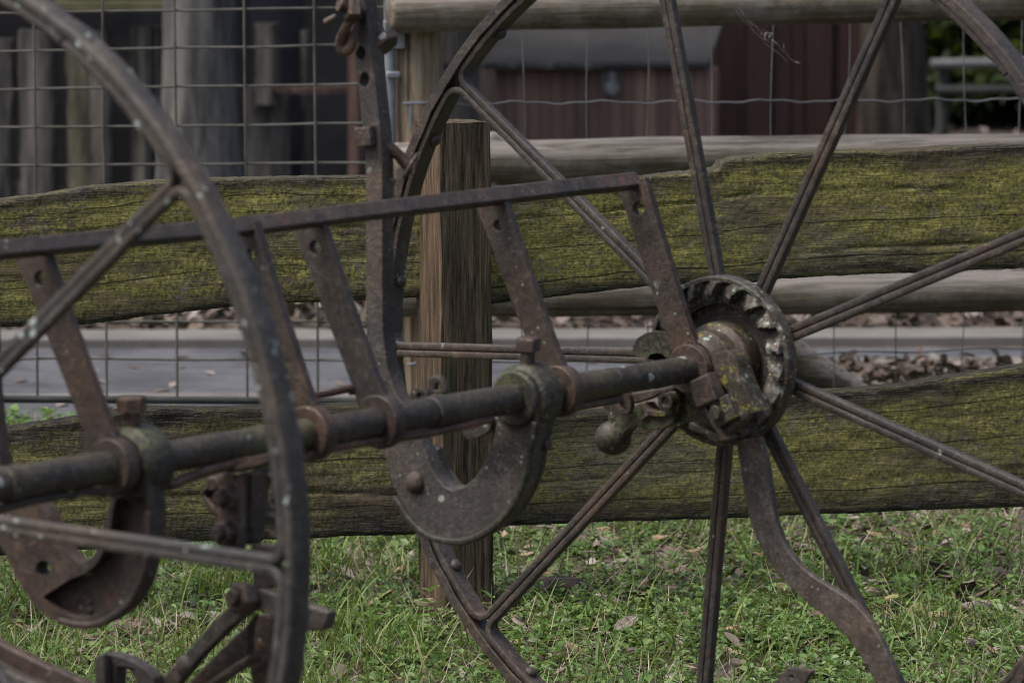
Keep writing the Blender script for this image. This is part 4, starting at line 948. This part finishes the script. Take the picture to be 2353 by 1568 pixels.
def leaves(base, az, pitch, L, ratio, roll=None, cup=.5, droop=.6):
    n = len(L); R_ = len(LW); V = np.zeros((n, R_, 3, 3), np.float32)
    dx = np.stack([np.cos(az), np.sin(az), np.zeros(n)], -1); sx = np.stack([-np.sin(az), np.cos(az), np.zeros(n)], -1); up = np.array([0, 0, 1.])
    for r in range(R_):
        u, w, cp = LW[r]
        pa = pitch-droop*u
        ctr = base+(dx*(np.cos(pa)*L*u)[:, None])+up*(np.sin(pitch-droop*u*.5)*L*u)[:, None]
        hw = (L*ratio*w/2)[:, None]
        lift = (L*ratio*w*.5*cup)[:, None]*up
        rl = np.zeros(n) if roll is None else roll
        s2 = sx*np.cos(rl)[:, None]+up*np.sin(rl)[:, None]
        V[:, r, 0] = ctr-s2*hw+lift; V[:, r, 1] = ctr; V[:, r, 2] = ctr+s2*hw+lift
    V[..., 2] = np.maximum(V[..., 2], .001)
    i0 = (np.arange(n)*(R_*3))[:, None, None]+(np.arange(R_-1)*3)[None, :, None]+np.arange(2)[None, None]
    Q = np.stack([i0, i0+1, i0+4, i0+3], -1).reshape(-1, 4); return V.reshape(-1, 3), Q
def cat(parts):
    V = []; Q = []; o = 0
    for v, q in parts: V.append(v); Q.append(q+o); o += len(v)
    return np.concatenate(V), np.concatenate(Q)
def clump(n, x0, x1, y0, y1, frac=.6, nc=160, sd=.05):
    k = int(n*frac); c = np.stack([rng.uniform(x0, x1, nc), rng.uniform(y0, y1, nc)], -1)
    a = c[rng.integers(0, nc, k)]+rng.normal(0, sd, (k, 2)); b = np.stack([rng.uniform(x0, x1, n-k), rng.uniform(y0, y1, n-k)], -1)
    p = np.concatenate([a, b]); return np.concatenate([p, np.zeros((n, 1))], 1)
X0, X1, Y0, Y1 = -1.55, 1.75, 7.0, 10.25
# density of green falls off towards the right-hand back corner where leaf litter shows through
def thin(p, f):
    keep = rng.random(len(p)) < f(p[:, 0], p[:, 1])*np.where((np.abs(p[:, 0]+.07) < .10) & (p[:, 1] > 8.25) & (p[:, 1] < 8.75), .25, 1); return p[keep]
dens = lambda x, y: np.clip(1.0-.52*np.clip((x+.15)/.45, 0, 1)*np.clip((y-8.55)/.7, 0, 1), .2, 1)
p = thin(clump(33000, X0, X1, Y0, Y1, .62, 260, .045), lambda x, y: dens(x, y)*np.where(x < -.05, 1.0, .45)); n = len(p)
g = ribbons(p, rng.uniform(0, 2*PI, n), rng.gamma(6, .0085, n)+.012, rng.uniform(.0016, .0042, n), np.abs(rng.normal(.25, .3, n)), rng.uniform(.1, 1.5, n), 5, rng.uniform(-.8, .8, n))
# taller broad blades, mostly at the left
p2 = thin(clump(3800, X0, X1, Y0, 9.2, .7, 60, .04), lambda x, y: np.where(x < -.25, 1, .30)); n = len(p2)
g2_ = ribbons(p2, rng.uniform(0, 2*PI, n), rng.uniform(.06, .135, n), rng.uniform(.0035, .0062, n), np.abs(rng.normal(.3, .25, n)), rng.uniform(.4, 2.0, n), 7, rng.uniform(-.7, .7, n))
po = clump(16000, -4.5, 4.5, 4.2, 10.2, .5, 300, .12); po = po[(po[:, 0] < X0) | (po[:, 0] > X1) | (po[:, 1] < Y0)]; n = len(po)
g3_ = ribbons(po, rng.uniform(0, 2*PI, n), rng.uniform(.04, .10, n), rng.uniform(.004, .008, n), np.abs(rng.normal(.3, .3, n)), rng.uniform(.2, 1.5, n), 4, rng.uniform(-.8, .8, n))
V, Q = cat([g, g2_, g3_]); tag(fast('grass', V, Q, M['grass']), 'short green grass growing under and in front of the mossy fence', 'grass', kind='stuff')
# broad-leaved ground cover: stems with opposite pairs
def weeds(p, hmin, hmax, lmin, lmax, parts, stems):
    n = len(p); H = rng.uniform(hmin, hmax, n); az0 = rng.uniform(0, PI, n); lz = rng.uniform(0, 2*PI, n); ln = rng.uniform(0, .55, n)
    tipd = np.stack([np.cos(lz)*np.sin(ln), np.sin(lz)*np.sin(ln), np.cos(ln)], -1)
    stems.append(ribbons(p, lz, H, np.full(n, .0016), ln, np.zeros(n), 3)); stems.append(ribbons(p, lz, H, np.full(n, .0016), ln, np.zeros(n), 3, np.full(n, PI/2)))
    for k in range(4):
        u = (.28, .52, .78, 1.0)[k]; keep = rng.random(n) < (.55, .85, .95, 1)[k]
        for s in (0, PI):
            q = p[keep]+tipd[keep]*(H[keep]*u)[:, None]; m_ = len(q)
            parts.append(leaves(q, az0[keep]+k*PI/2+s+rng.normal(0, .3, m_), rng.uniform(.15, .75, m_)+(.25 if k == 3 else 0), rng.uniform(lmin, lmax, m_)*(1.0, 1.0, .85, .6)[k], rng.uniform(.42, .62, m_), rng.normal(0, .3, m_), rng.uniform(.1, .7), .6))
lp_, st_ = [], []
p = thin(clump(11500, X0, X1, Y0, 10.0, .55, 260, .06), lambda x, y: dens(x, y)*np.where(x < -.25, .5, 1)); weeds(p, .012, .055, .012, .028, lp_, st_)
p = clump(170, X0, X1, Y0, 9.6, .2, 40, .1); weeds(p, .05, .11, .024, .042, lp_, st_)
p = clump(1500, -4, 4, 4.5, 10, .5, 90, .2); p = p[(p[:, 0] < X0) | (p[:, 0] > X1) | (p[:, 1] < Y0)]; weeds(p, .03, .07, .025, .045, lp_, st_)
n = 7000; p = thin(clump(n, X0, X1, Y0, 10.1, .5, 300, .05), dens); n = len(p); p[:, 2] = rng.uniform(.002, .022, n)
lp_.append(leaves(p, rng.uniform(0, 2*PI, n), rng.uniform(-.1, .7, n), rng.uniform(.010, .026, n), rng.uniform(.4, .75, n), rng.normal(0, .35, n), .3, .5))
V, Q = cat(lp_); wl = fast('ground_cover', V, Q, M['weed']); tag(wl, 'small broad-leaved weeds carpeting the ground among the grass', 'weeds', kind='stuff')
V, Q = cat(st_); tag(fast('weed_stems', V, Q, M['stem']), 'thin stems of the ground-cover weeds', 'stems', kind='stuff')
# dry straw and stalks
p = clump(12000, X0, X1, Y0, 10.2, .5, 220, .06); n = len(p); p[:, 2] = rng.uniform(.003, .030, n)
V, Q = ribbons(p, rng.uniform(0, 2*PI, n), rng.uniform(.03, .12, n), rng.uniform(.0009, .0021, n), rng.uniform(.8, 1.75, n), rng.normal(0, .6, n), 5, rng.uniform(-.5, .5, n))
tag(fast('dry_straw', V, Q, M['straw']), 'pale dry straw and stalks lying among the grass', 'straw', kind='stuff')
# small broken leaf litter in the grass, and the deep litter beyond the fences
parts = []
n = 7600; p = clump(n, X0, X1, Y0, 10.4, .4, 200, .08); p[:, 2] = rng.uniform(.001, .022, n)
parts.append(leaves(p, rng.uniform(0, 2*PI, n), rng.normal(.05, .25, n), rng.uniform(.012, .050, n), rng.uniform(.3, .65, n), rng.normal(0, .4, n), .25, .3))
V, Q = cat(parts); tag(fast('leaf_litter', V, Q, M['deadleaf']), 'broken brown leaf litter beneath the grass', 'leaf litter', kind='stuff')
parts = []
n = 15000; x = rng.uniform(.3, 2.6, n); y = rng.uniform(10.3, 12.32, n); p = np.stack([x, y, rng.uniform(0, .03, n)], -1); p = p[(p[:, 1] < np.interp(p[:, 0], [.3, g2.x+.05, g3.x, g4.x, 2.7], [10.9, g2.y-.12, g3.y-.13, g4.y-.13, g4.y-.1]))]; n = len(p)
parts.append(leaves(p, rng.uniform(0, 2*PI, n), rng.normal(.1, .4, n), rng.uniform(.014, .048, n), rng.uniform(.4, .9, n), rng.normal(0, .5, n), .2, .2))
V, Q = cat(parts); tag(fast('leaf_mulch', V, Q, M['litter']), 'brown leaf mulch inside the log fence at the right', 'leaf mulch', kind='stuff')
n = 15000; p = np.stack([rng.uniform(-2.6, 3.2, n), 12.96+rng.gamma(1.3, 1.5, n), rng.uniform(0, .035, n)], -1)
V, Q = leaves(p, rng.uniform(0, 2*PI, n), rng.normal(.1, .45, n), rng.uniform(.02, .075, n), rng.uniform(.4, .9, n), rng.normal(0, .5, n), .2, .2)
tag(fast('leaf_mulch', V, Q, M['litter']), 'brown leaf mulch beyond the concrete kerb across the road', 'leaf mulch', kind='stuff')
n = 420; p = np.stack([rng.uniform(-2.2, .6, n), rng.uniform(10.95, 12.56, n), np.full(n, .006)], -1); p = p[rng.random(n) < .35]; n = len(p)
V, Q = leaves(p, rng.uniform(0, 2*PI, n), rng.normal(.1, .2, n), rng.uniform(.025, .06, n), rng.uniform(.35, .7, n), None, .2, .2)
tag(fast('road_leaves', V, Q, M['litter']), 'dry leaves scattered over the asphalt road', 'leaves', kind='stuff')

# individual fallen leaves lying on the grass
def big_leaf(seed):
    r2 = np.random.default_rng(seed); N, K = 15, 9; V = []; Q = []
    L = 1.0; curl = r2.uniform(.2, 1.2); bend = r2.uniform(-.5, .9); rat = r2.uniform(.42, .62)
    for i in range(N):
        u = i/(N-1); w = rat*.5*(math.sin(PI*min(1, u**.8))**.75)*(1 if u < .97 else .3)+.006
        for k in range(K):
            s = -1+2*k/(K-1); a = s*curl
            rad = w/max(curl, .2)
            vein = .010*math.cos(s*3+u*42)*(1-abs(s))
            V.append((u-.5, math.sin(a)*rad*(1+.06*math.sin(u*23+s*4)), (1-math.cos(a))*rad*(-1 if curl > .75 else 1)+.12*bend*math.sin(u*PI)+vein+.012*math.sin(9*u+5*s)))
    for i in range(N-1):
        for k in range(K-1): Q.append((i*K+k, i*K+k+1, (i+1)*K+k+1, (i+1)*K+k))
    V = np.array(V); V[:, 2] -= V[:, 2].min(); return V, np.array(Q)
def leafmat(name, a, b, edge):
    s = NT(name); ob = s.coord('obj'); v = s.n('ShaderNodeTexVoronoi', feature='DISTANCE_TO_EDGE'); v.inputs['Scale'].default_value = 26; s.l(ob, v.inputs['Vector'])
    n = s.noise(ob, 5, 5, .65); c = s.ramp(n, [(.3, a), (.7, b)]); c = s.mix(s.ramp(v.outputs[0], [(.0, .7), (.06, 0)]), c, edge)
    sx = s.n('ShaderNodeSeparateXYZ'); s.l(ob, sx.inputs[0]); mid = s.math('LESS_THAN', s.math('ABSOLUTE', sx.outputs[1]), .012); c = s.mix(mid, c, tuple(1.5*x for x in b))
    rp = s.n('ShaderNodeObjectInfo').outputs['Random']; c = s.mix(.8, c, s.ramp(rp, [(0, (.65, .62, .6)), (.5, (1, .95, .9)), (1, (1.4, 1.4, 1.42))]), 'MULTIPLY')
    return s.done(c, .75, s.bump(n, .3, .02), .25)
LM = [leafmat('brown_dead_leaf', (0.078, 0.060, 0.049), (0.163, 0.127, 0.104), (0.052, 0.039, 0.034)), leafmat('grey_dead_leaf', (0.137, 0.117, 0.107), (0.254, 0.221, 0.205), (0.091, 0.075, 0.065)), leafmat('tan_dead_leaf', (0.156, 0.111, 0.072), (0.286, 0.215, 0.143), (0.111, 0.072, 0.046))]
LMESH = []
for k in range(6):
    V, Q = big_leaf(40+k); o = fast('fallen_leaf', V, Q, LM[k % 3]); LMESH.append(o.data); bpy.data.objects.remove(o)
def leafat(px, py, size, rz, tilt, mi, label, roll=0.0, dz=.012):
    P = gnd(px, py); o = bpy.data.objects.new('fallen_leaf', LMESH[mi]); COL.objects.link(o)
    o.location = (P.x, P.y, dz+.006); o.rotation_euler = (tilt, roll, rz); o.scale = (size*1.15,)*3
    tag(o, label, 'leaf', 'fallen leaves on the grass'); return o
leafat(1285, 1385, .072, .35, .45, 0, 'large curled grey-brown fallen leaf just right of the fence post foot', 0, .03)
leafat(1395, 1412, .065, .75, .3, 1, 'long pale folded fallen leaf beside the curled leaf in the grass', .3, .02)
leafat(1465, 1412, .048, 2.6, .5, 0, 'dark net-veined fallen leaf lying flat in the grass near the lower wheel spokes', 0, .03)
leafat(1245, 1355, .05, .1, .2, 2, 'tan fallen leaf half hidden under the long down-left spoke', 0, .02)
leafat(2010, 1395, .046, 1.0, .9, 0, 'dark brown fallen leaf standing up beside the curved bar and spoke', .2, .02)
leafat(1800, 1385, .045, .8, .9, 2, 'orange-brown fallen leaf tucked behind the curved bar', .1, .02)
leafat(2215, 1385, .075, 1.9, .3, 1, 'large grey fallen leaf near the right edge in the grass', .4, .02)
leafat(2255, 1425, .07, .3, .2, 1, 'broad grey-brown fallen leaf below the large grey leaf', 0, .02)
leafat(2150, 1448, .045, .6, .3, 2, 'small tan fallen leaf between the grass tufts at right', 0, .02)
leafat(70, 1372, .045, 1.3, .8, 2, 'curled tan fallen leaf left of the left casting', .3, .025)
leafat(300, 1468, .06, .2, .15, 0, 'rolled brown fallen leaf under the left casting', 0, .02)
leafat(1690, 1205, .06, .1, .2, 1, 'pale fallen leaf close under the lower right rail', 0, .012)
leafat(2230, 1512, .06, 1.1, .5, 1, 'bent pale brown fallen leaf at the lower right', .3, .02)
leafat(1320, 1528, .055, .5, .5, 2, 'yellowish fallen leaf beside the lower end of the wheel rim', .4, .02)
for k in range(95):
    px = random.uniform(680, 2340); py = random.triangular(1190, 1560, 1240)
    leafat(px, py, random.uniform(.025, .058), random.uniform(0, 6), random.gauss(0, .35), random.randrange(6), 'small dry brown fallen leaf scattered in the grass below the fence', random.gauss(0, .3), random.uniform(.012, .034))
for k in range(8):
    px = random.uniform(0, 640); py = random.uniform(1290, 1560)
    leafat(px, py, random.uniform(.025, .05), random.uniform(0, 6), random.gauss(0, .3), random.randrange(6), 'small dry brown fallen leaf scattered in the grass below the fence', random.gauss(0, .3), .012)

# leafy weeds growing at the gate and road edge
def bushy(name, c, h, w, n, label, size=.03):
    e = empty(name, c); q = np.stack([rng.normal(0, w/2.2, n), rng.normal(0, w/2.6, n), np.abs(rng.normal(h*.5, h*.27, n))], -1)
    q[:, 2] = np.minimum(q[:, 2], h)*(1-.55*np.minimum(1, (np.hypot(q[:, 0], q[:, 1])/w)**2))
    V, Q = leaves(q, np.arctan2(q[:, 1], q[:, 0])+rng.normal(0, .7, n), rng.uniform(-.1, .9, n), rng.uniform(size*.6, size*1.2, n), rng.uniform(.4, .65, n), rng.normal(0, .4, n), .3, .6)
    fast('leaves', V, Q, M['weed'], e)
    k = max(8, n//12); V, Q = ribbons(np.stack([rng.normal(0, w*.15, k), rng.normal(0, w*.15, k), np.zeros(k)], -1), rng.uniform(0, 2*PI, k), rng.uniform(h*.5, h*1.1, k), np.full(k, .003), np.abs(rng.normal(.3, .25, k)), np.full(k, .4), 4)
    fast('stems', V, Q, M['stem'], e); tag(e, label, 'weed')
pp = gnd(48, 1002); bushy('leafy_weed', (pp.x, pp.y, 0), .060, .20, 420, 'bushy green weed at the road edge in front of the gate, far left', .026)
pp = gnd(345, 965); bushy('leafy_weed', (pp.x, pp.y, 0), .055, .12, 60, 'sparse weed showing above the lower left rail behind the set screw', .024)
pp = gnd(945, 935); bushy('leafy_weed', (pp.x-.06, pp.y-.35, 0), .05, .10, 60, 'small weed at the foot of the gate behind the lever', .022)

# ================================================================== background structures
# storage box
bx = at(1400, 380, 17.6); S_ = 17.6/F
box = empty('storage_box', (bx.x, bx.y, 0), 0)
tag(box, 'low brown timber storage box with a sloping grey lid and a hasp', 'storage box')
wl_ = (1650-1120)*S_; ez = at(1400, 158, 17.6).z; tzp = at(1400, 62, 18.05).z
m = MB(); m.box((-.012, .30, ez/2), (wl_-.025, .60, ez)); m.build('wall', M['boxwall'], box, .004)
m = MB(); hw = wl_/2
y0, y1 = -.05, .52; zl = ez+.004; zr = tzp+.01
vs = [(-hw-.025, y0, zl), (hw-.06, y0, zl), (hw+.02, y1, zr), (-hw+.02, y1, zr)]
vs2 = [(a, b, c+.022) for a, b, c in vs]
m.add(vs+vs2, [(0, 1, 2, 3), (4, 7, 6, 5), (0, 4, 5, 1), (1, 5, 6, 2), (2, 6, 7, 3), (3, 7, 4, 0)]); m.build('lid', M['rooffelt'], box, .004)
m = MB(); m.box((-hw+.16*0-.012+.0, -.062, zl+.008), (wl_-.04, .016, .020)); m.build('lid_edge', M['slab_b'], box, .003)
lx = (1390-1385)*S_; lz = at(1390, 190, 17.6).z
m = MB(); m.box((lx, -.012, lz+.012), (.022, .012, .062)); m.prism((lx, -.014, lz-.018), (0, -1, 0), .026, .02, 14); m.build('hasp', M['brass'], box, .003)
m = MB(); m.box((lx, -.004, lz-.0), (.075, .006, .11)); m.build('hasp_plate', M['slab_a'], box, .002)
# red-brown board fence right of the box
Yw = 18.6
def vbox(m, x0, x1, y0, y1, Y, th=.05, tilt=0):
    a = at(x0, y1, Y); b = at(x1, y0, Y); cx = (a.x+b.x)/2; m.box((cx, Y+th/2, (a.z+b.z)/2), (abs(b.x-a.x), th, abs(b.z-a.z)))
bf = empty('board_fence', (at(1800, 400, Yw).x, Yw, 0)); tag(bf, 'dark red-brown vertical board fence right of the storage box', 'fence')
def local(o, e):
    o.parent = e; o.matrix_parent_inverse = Matrix.Translation(-e.location); return o
for x0, x1, dY in ((1640, 1700, .02), (1702, 1772, 0), (1776, 1850, .015), (1854, 1912, 0), (1915, 1990, .02)):
    m = MB(); a = at(x0, 0, Yw+dY); b = at(x1, 0, Yw+dY); m.box(((a.x+b.x)/2, Yw+dY, .55), (b.x-a.x, .03, 1.16)); o = m.build('board', M['redwall'], None, .004); local(o, bf)
m = MB(); a = at(1630, 0, Yw); b = at(2000, 0, Yw); m.box(((a.x+b.x)/2, Yw+.075, .55), (b.x-a.x, .02, 1.1)); m.box(((a.x+b.x)/2, Yw+.12, .95), (b.x-a.x, .05, .09)); m.box(((a.x+b.x)/2, Yw+.12, .25), (b.x-a.x, .05, .09)); local(m.build('backing_and_rails', M['black'], None), bf)  # includes a dark backing sheet, added to stop light showing through the gaps
# dark trunk at right and the bushes with the pipe rail
def tree(name, label, px, Y, r, mat, h=3.6, seed=0, kx=0.0, leafn=2600):
    r2 = random.Random(seed); b = at(px, 300, Y); e = empty(name, (b.x, Y, 0)); tag(e, label, 'tree')
    m = MB(); P = []; rr = []
    for i in range(22):
        u = i/21; P.append((kx*u+.02*math.sin(u*5+seed), .02*math.sin(u*4), -.1+h*u)); rr.append(r*(1.25-.2*min(1, u*5) - .35*u)*(1+.04*math.sin(u*31)))
    m.tube(P, rr, 18)
    for k in range(5):
        u = .62+.075*k; z = h*u; az = r2.uniform(0, 6); l = r2.uniform(.6, 1.1)
        m.tube([(kx*u, 0, z), (kx*u+math.cos(az)*l*.5, math.sin(az)*l*.5, z+.25), (kx*u+math.cos(az)*l, math.sin(az)*l, z+.7)], [r*.4, r*.25, r*.08], 10)
    m.build('trunk', mat, e)
    n = leafn; q = rng.normal(0, 1, (n, 3)); q /= np.linalg.norm(q, axis=1)[:, None]; q *= (rng.random(n)**.45)[:, None]*np.array([1.3, 1.3, .8]); q[:, 2] += h+.35; q[:, 0] += kx
    q += .18*np.sin(q[:, ::-1]*5)
    V, Q = leaves(q, rng.uniform(0, 2*PI, n), rng.uniform(-.6, .9, n), rng.uniform(.06, .12, n), rng.uniform(.35, .6, n), rng.normal(0, .5, n), .2, .5); fast('crown', V, Q, M['bush'], e)
    return e
tree('tree', 'dark rough tree trunk between the red-brown boards and the green bushes', 2045, 18.2, .118, M['trunk_dark'], 3.8, 2)
tree('tree', 'thick grey tree trunk standing behind the wire mesh gate', 470, 15.6, .118, M['trunk_big'], 3.8, 5, -.05)
def shrub(px, Y, w, h, n, label, seed):
    b = at(px, 300, Y); e = empty('shrub', (b.x, Y, 0)); tag(e, label, 'shrub')
    q = rng.normal(0, 1, (n, 3)); q /= np.linalg.norm(q, axis=1)[:, None]; q *= (.35+.65*rng.random(n)**.5)[:, None]; q += .22*np.sin(q[:, [1, 2, 0]]*4+seed); q *= np.array([w/2, w/2.6, h/2]); q[:, 2] += h*.52; q[:, 2] = np.maximum(q[:, 2], .02)
    V, Q = leaves(q, rng.uniform(0, 2*PI, n), rng.uniform(-.7, .8, n), rng.uniform(.05, .10, n), rng.uniform(.35, .6, n), rng.normal(0, .5, n), .2, .5); fast('crown', V, Q, M['bush'], e)
    m = MB()
    for k in range(7):
        az = k*.9+seed; m.tube([(0, 0, -.05), (math.cos(az)*w*.15, math.sin(az)*w*.12, h*.4), (math.cos(az)*w*.33, math.sin(az)*w*.26, h*.8)], [.02, .014, .005], 7)
    m.build('stem', M['trunk_dark'], e)
shrub(2300, 20.7, 1.25, 1.35, 5200, 'dense green shrub behind the grey pipe rail, nearest the trunk', 1)
shrub(2560, 21.3, 1.4, 1.5, 5200, 'dense green shrub behind the grey pipe rail at the right picture edge', 4)
shrub(2330, 20.6, 1.5, .62, 5200, 'low dark shrub filling the gap beneath the grey pipe rail', 7)
pr_ = empty('pipe_rail', (at(2400, 150, 19.6).x, 19.6, 0)); tag(pr_, 'pale grey pipe barrier rail in front of the green shrubs', 'barrier')
m = MB(); a = at(2138, 148, 19.6); b = at(2700, 138, 19.6); m.tube([a, b], .021, 14); local(m.build('top_rail', M['paintbar'], None), pr_)
m = MB(); a = at(2150, 208, 19.6); b = at(2700, 203, 19.6); m.tube([a, b], .020, 14); local(m.build('lower_rail', M['darkpipe'], None), pr_)
for px in (2166, 2620):
    m = MB(); a = at(px, 140, 19.63); m.tube([(a.x, 19.64, -.05), (a.x, 19.64, a.z)], .025, 12); local(m.build('post', M['darkpipe'], None), pr_)
# old slab hut behind the gate
Yh = 16.3
hut = empty('slab_hut', (at(400, 300, Yh).x, Yh, 0)); tag(hut, 'dark slab-sided timber hut behind the wire mesh gate', 'hut')
def hp(name, mat, x0, x1, y0, y1, dY=0., th=.05, bevel=.006, full=True):
    a = at(x0, y0, Yh+dY); b = at(x1, y1, Yh+dY); z1 = a.z; z0 = -.05 if full else b.z
    m = MB(); n = 14; w = abs(b.x-a.x); cx = (a.x+b.x)/2; vs = []; fs = []
    for i in range(n+1):
        z = z0+(z1-z0)*i/n; jl, jr = random.gauss(0, w*.025), random.gauss(0, w*.025)
        for x, y in ((-w/2+jl, 0), (-w/6, -th*.4), (w/6, -th*.45), (w/2+jr, 0), (w/2+jr, th), (-w/2+jl, th)): vs.append((cx+x, Yh+dY+y, z))
    for i in range(n):
        for k in range(6): fs.append((i*6+k, i*6+(k+1) % 6, (i+1)*6+(k+1) % 6, (i+1)*6+k))
    fs += [(0, 1, 2, 3, 4, 5), tuple(n*6+k for k in range(6))]
    m.add(vs, fs); return local(m.build(name, mat, None, 0, smooth=50), hut)
m = MB(); a = at(-900, 0, Yh+.9); b = at(850, 0, Yh+.9); m.box(((a.x+b.x)/2, Yh+.95, 1.0), (b.x-a.x, .08, 2.4)); local(m.build('back_wall', M['black'], None), hut)
m = MB(); a = at(-900, 0, Yh); b = at(1120, 0, Yh); m.box(((a.x+b.x)/2, Yh+.5, 2.23), (b.x-a.x+.3, 1.5, .06)); local(m.build('roof', M['rooffelt'], None), hut)
hp('slab', M['slab_b'], -760, -560, -500, 420, .06); hp('slab', M['slab_a'], -520, -330, -500, 420, .02); hp('slab', M['slab_b'], -290, -140, -500, 420, .05)
hp('slab', M['slab_b'], -95, 30, 90, 430, .05); hp('slab', M['slab_b'], 42, 128, 70, 430, .02); hp('slab', M['slab_c'], 152, 262, 90, 440, 0); hp('slab', M['slab_b'], 205, 258, 70, 430, -.03)
hp('slab', M['slab_a'], 300, 350, 62, 440, .02); hp('slab', M['slab_b'], 352, 372, 62, 440, .05)
hp('slab', M['slab_a'], 586, 640, 55, 240, .05, full=False); hp('slab', M['slab_b'], 560, 665, 200, 440, .12); hp('slab', M['steelblue'], 575, 700, -200, 300, .30); hp('slab', M['slab_b'], 690, 712, 70, 440, .2)
hp('post', M['oxide'], 797, 836, -400, 440, -.02); hp('door_frame', M['oxide'], 630, 800, 199, 214, -.01, full=False)
hp('post', M['black'], 1035, 1100, -400, 440, .4)
m = MB(); a = at(128, 10, Yh-.05); b = at(520, 8, Yh-.05); m.box(((a.x+b.x)/2, Yh-.06, a.z-.005), (b.x-a.x, .09, .036)); m.box(((a.x+b.x)/2, Yh-.03, a.z+.05), (b.x-a.x, .09, .040)); local(m.build('beam', M['greenbeam'], None, .004), hut)
m = MB(); a = at(850, 0, Yh+1.6); b = at(1650, 0, Yh+1.6); m.box(((a.x+b.x)/2, Yh+1.9, .9), (b.x-a.x, .06, 1.8)); o = m.build('dark_fence', M['slab_b'], None); tag(o, 'dark timber board wall behind the storage box', 'wall')
# a long dark hedge closes the view far behind
n = 16000; q = np.stack([rng.uniform(-9, 10, n), 26+rng.normal(0, .5, n), rng.uniform(0, 3.2, n)], -1); q[:, 1] += .4*np.sin(q[:, 0]*2)+.3*np.sin(q[:, 2]*3)
V, Q = leaves(q, rng.uniform(0, 2*PI, n), rng.uniform(-.7, .8, n), rng.uniform(.14, .26, n), rng.uniform(.4, .65, n), rng.normal(0, .5, n), .2, .5)
tag(fast('hedge_foliage', V, Q, M['bush']), 'dark mass of foliage far behind the sheds', 'foliage', kind='stuff')

# cobweb between two spokes
m = MB()
for a, b, s in (((1690, 25), (1810, 140), 7), ((1735, 60), (1778, 105), 2), ((1700, 22), (1760, 80), 3), ((1752, 66), (1838, 150), 1)):
    A_, B_ = at(a[0], a[1], 6.85), at(b[0], b[1], 6.85); P = [A_.lerp(B_, u)+Vector((random.gauss(0, .0008), random.gauss(0, .002), random.gauss(0, .0008)-.004*math.sin(u*PI))) for u in np.linspace(0, 1, 9)]
    m.tube(P, .00010, 5)
for px, py in ((1768, 82), (1776, 92), (1758, 76), (1829, 143), (1800, 105)):
    A_ = at(px, py, 6.85); 
    for k in range(3): m.tube([A_, A_+Vector((random.gauss(0, .004), random.gauss(0, .003), random.gauss(0, .004)))], .00025, 5)
tag(m.build('cobweb', M['web'], None), 'torn pale cobweb strands hanging between the two upper spokes', 'cobweb')

# ================================================================== light, camera
W = bpy.data.worlds.new('World'); SC.world = W; W.use_nodes = True; nt = W.node_tree
sky = nt.nodes.new('ShaderNodeTexSky'); sky.sky_type = 'NISHITA'; sky.sun_disc = False
SUN_EL, SUN_AZ = R(62), R(-112)
sky.sun_elevation = SUN_EL; sky.sun_rotation = SUN_AZ; sky.air_density = 1.0; sky.dust_density = 6.0; sky.ozone_density = .6
bg = nt.nodes['Background']; nt.links.new(sky.outputs[0], bg.inputs[0]); bg.inputs[1].default_value = .082
L = bpy.data.lights.new('sun', 'SUN'); L.energy = 1.5; L.angle = R(28); L.color = (1, .96, .90); so = bpy.data.objects.new('sun', L); COL.objects.link(so)
dv = Vector((math.sin(SUN_AZ)*math.cos(SUN_EL), math.cos(SUN_AZ)*math.cos(SUN_EL), math.sin(SUN_EL))); so.rotation_euler = dv.to_track_quat('Z', 'Y').to_euler(); so.location = dv*20
cam = bpy.data.cameras.new('camera'); co = bpy.data.objects.new('camera', cam); COL.objects.link(co); SC.camera = co
co.location = CAM; co.rotation_euler = (PI/2-PITCH, 0, 0); cam.sensor_width = 36; cam.lens = F/2352*36; cam.clip_start = .1; cam.clip_end = 300
cam.dof.use_dof = True; cam.dof.focus_distance = 8.2; cam.dof.aperture_fstop = 8.2
SC.view_settings.view_transform = 'Standard'; SC.view_settings.look = 'None'; SC.view_settings.exposure = 1.27; SC.view_settings.gamma = 1
SC.cycles.max_bounces = 6; SC.cycles.use_denoising = True; SC.cycles.filter_width = 1.0
